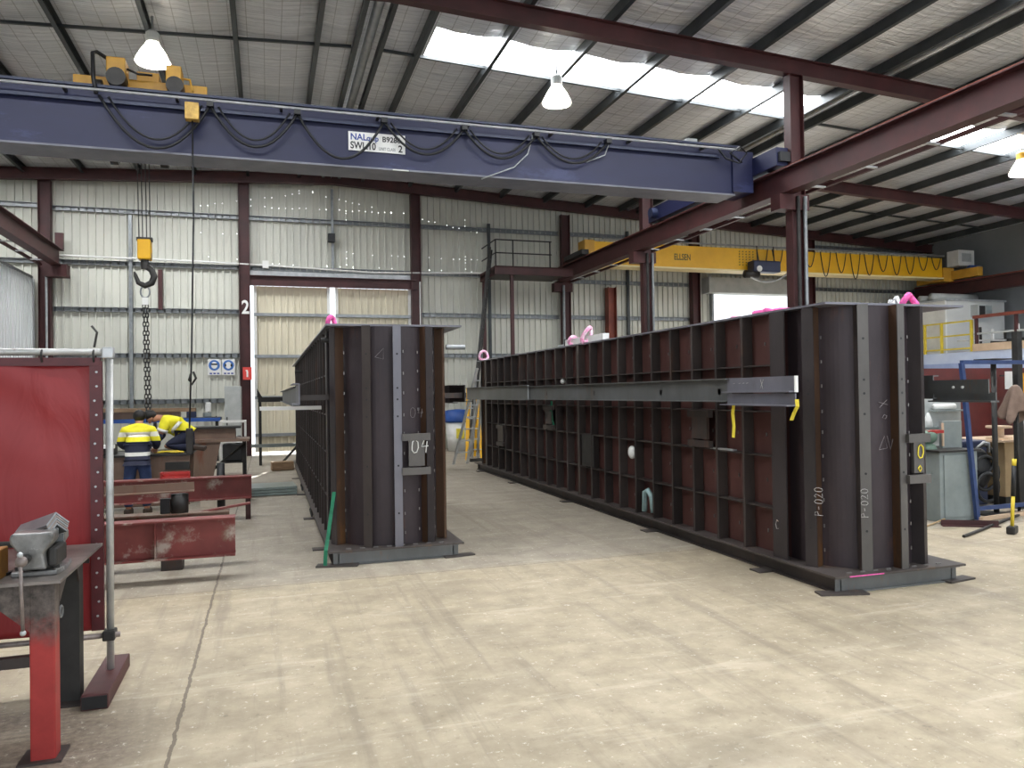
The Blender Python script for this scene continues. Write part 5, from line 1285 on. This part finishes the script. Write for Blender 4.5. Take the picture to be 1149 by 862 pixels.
for s, S_ in ((-1, 'A'), (1, 'B')):
    body.update({'sho'+S_: (Q(-1.60, yb+s*.16, 1.34), .045), 'elb'+S_: (Q(-1.70, yb+s*.2-.05, 1.10), .042), 'wri'+S_: (Q(-1.88, yb+s*.13-.2, .95), .03),
                 'hip'+S_: (Q(-1.31, yb+s*.1, 1.08), .09), 'kne'+S_: (Q(-1.62, yb+s*.13, .955), .06), 'ank'+S_: (Q(-1.2, yb+s*.13, .925), .04), 'toe'+S_: (Q(-1.08, yb+s*.13, .91), .03)})
    ed += [('che', 'sho'+S_), ('sho'+S_, 'elb'+S_), ('elb'+S_, 'wri'+S_), ('pel', 'hip'+S_), ('hip'+S_, 'kne'+S_), ('kne'+S_, 'ank'+S_), ('ank'+S_, 'toe'+S_)]
    jk.update({'sho'+S_: (Q(-1.60, yb+s*.18, 1.335), .095), 'arm'+S_: (Q(-1.66, yb+s*.195-.03, 1.19), .082)})
    jed += [('che', 'sho'+S_), ('sho'+S_, 'arm'+S_)]
    tz.update({'hip'+S_: (Q(-1.32, yb+s*.1, 1.08), .11), 'kne'+S_: (Q(-1.61, yb+s*.13, .965), .08), 'ank'+S_: (Q(-1.22, yb+s*.13, .93), .058)})
    ted += [('pel', 'hip'+S_), ('hip'+S_, 'kne'+S_), ('kne'+S_, 'ank'+S_)]
figure('body', M['skin'], body, ed, 'pel', p2)
figure('shirt', M['hivis'], jk, jed, 'wai', p2)
figure('trousers', M['navy'], tz, ted, 'pel', p2)
B().ball((-1.855, yb-.02, 1.475), .098, 14, 10, (1.05, .95, .85)).build('hair', 'hair', p2, True)
def band(c, d, rx, ry, wdt, nm='reflective_band', mat='silver'):
    c, d = Vector(c), Vector(d).normalized(); a = Vector((0, 1, 0)); a = (a-d*a.dot(d)).normalized(); e = d.cross(a); b = B(); n = 20
    for h in (-wdt/2, wdt/2):
        for k_ in range(n):
            t_ = 2*PI*k_/n; b.v.append(tuple(c+d*h+a*rx*math.cos(t_)+e*ry*math.sin(t_)))
    b.f += [(k_, (k_+1) % n, n+(k_+1) % n, n+k_) for k_ in range(n)]
    return b.build(nm, mat, p2, True, solid=.006)
band((-1.45, yb, 1.275), (-.75, 0, .6), .175, .148, .06)
for s in (-1, 1):
    band((-1.645, yb+s*.193-.025, 1.225), (-.1, 0, -.25), .085, .085, .05)
    figure('sleeve', M['navy'], {'a': (Q(-1.66, yb+s*.195-.03, 1.18), .06), 'b': (Q(-1.70, yb+s*.2-.05, 1.1), .055), 'c': (Q(-1.865, yb+s*.135-.19, .965), .04)}, [('a', 'b'), ('b', 'c')], 'a', p2)
    hand((-1.88, yb+s*.13-.2, .95), (-1, -.4, -.35), p2, (0, s, 0))
    B().obox((-1.1, yb+s*.13, .915), (.2, .09, .075), (0, .2, 0)).build('boot', 'boot', p2, bevel=.02)

# ------------------------------------------------------------------ daylight, camera
W = bpy.data.worlds.new('overcast_sky'); S.world = W; W.use_nodes = True
bg = W.node_tree.nodes['Background']; bg.inputs[0].default_value = (.87, .94, 1, 1); bg.inputs[1].default_value = 1.4

su = bpy.data.lights.new('bounce_sun', 'SUN'); su.energy = 9; su.angle = .01; su.color = (1, .98, .95)  # added behind the roller door to bounce light up to the ceiling
so = bpy.data.objects.new('bounce_sun', su); COL.objects.link(so); so.location = (22, 40, 14)
so.rotation_euler = Vector((-.28, -.8, -.55)).to_track_quat('-Z', 'Y').to_euler()

cam = bpy.data.cameras.new('camera'); co = bpy.data.objects.new('camera', cam); COL.objects.link(co)
cam.sensor_width = 36; cam.lens = 863/1149*36; cam.clip_end = 200; cam.clip_start = .05
yaw, pit, rol = math.radians(17.6), math.radians(.66), math.radians(.85)
F = Vector((math.sin(yaw)*math.cos(pit), math.cos(yaw)*math.cos(pit), math.sin(pit)))
R0 = Vector((math.cos(yaw), -math.sin(yaw), 0)); U0 = R0.cross(F)
R_ = R0*math.cos(rol)-U0*math.sin(rol); U_ = R0*math.sin(rol)+U0*math.cos(rol)
mw = Matrix((R_, U_, -F)).transposed().to_4x4(); mw.translation = Vector((0, 0, 1.75)); co.matrix_world = mw
S.camera = co
S.view_settings.view_transform = 'Standard'; S.view_settings.look = 'None'; S.view_settings.gamma = 1
S.view_settings.use_curve_mapping = False; S.view_settings.exposure = .5
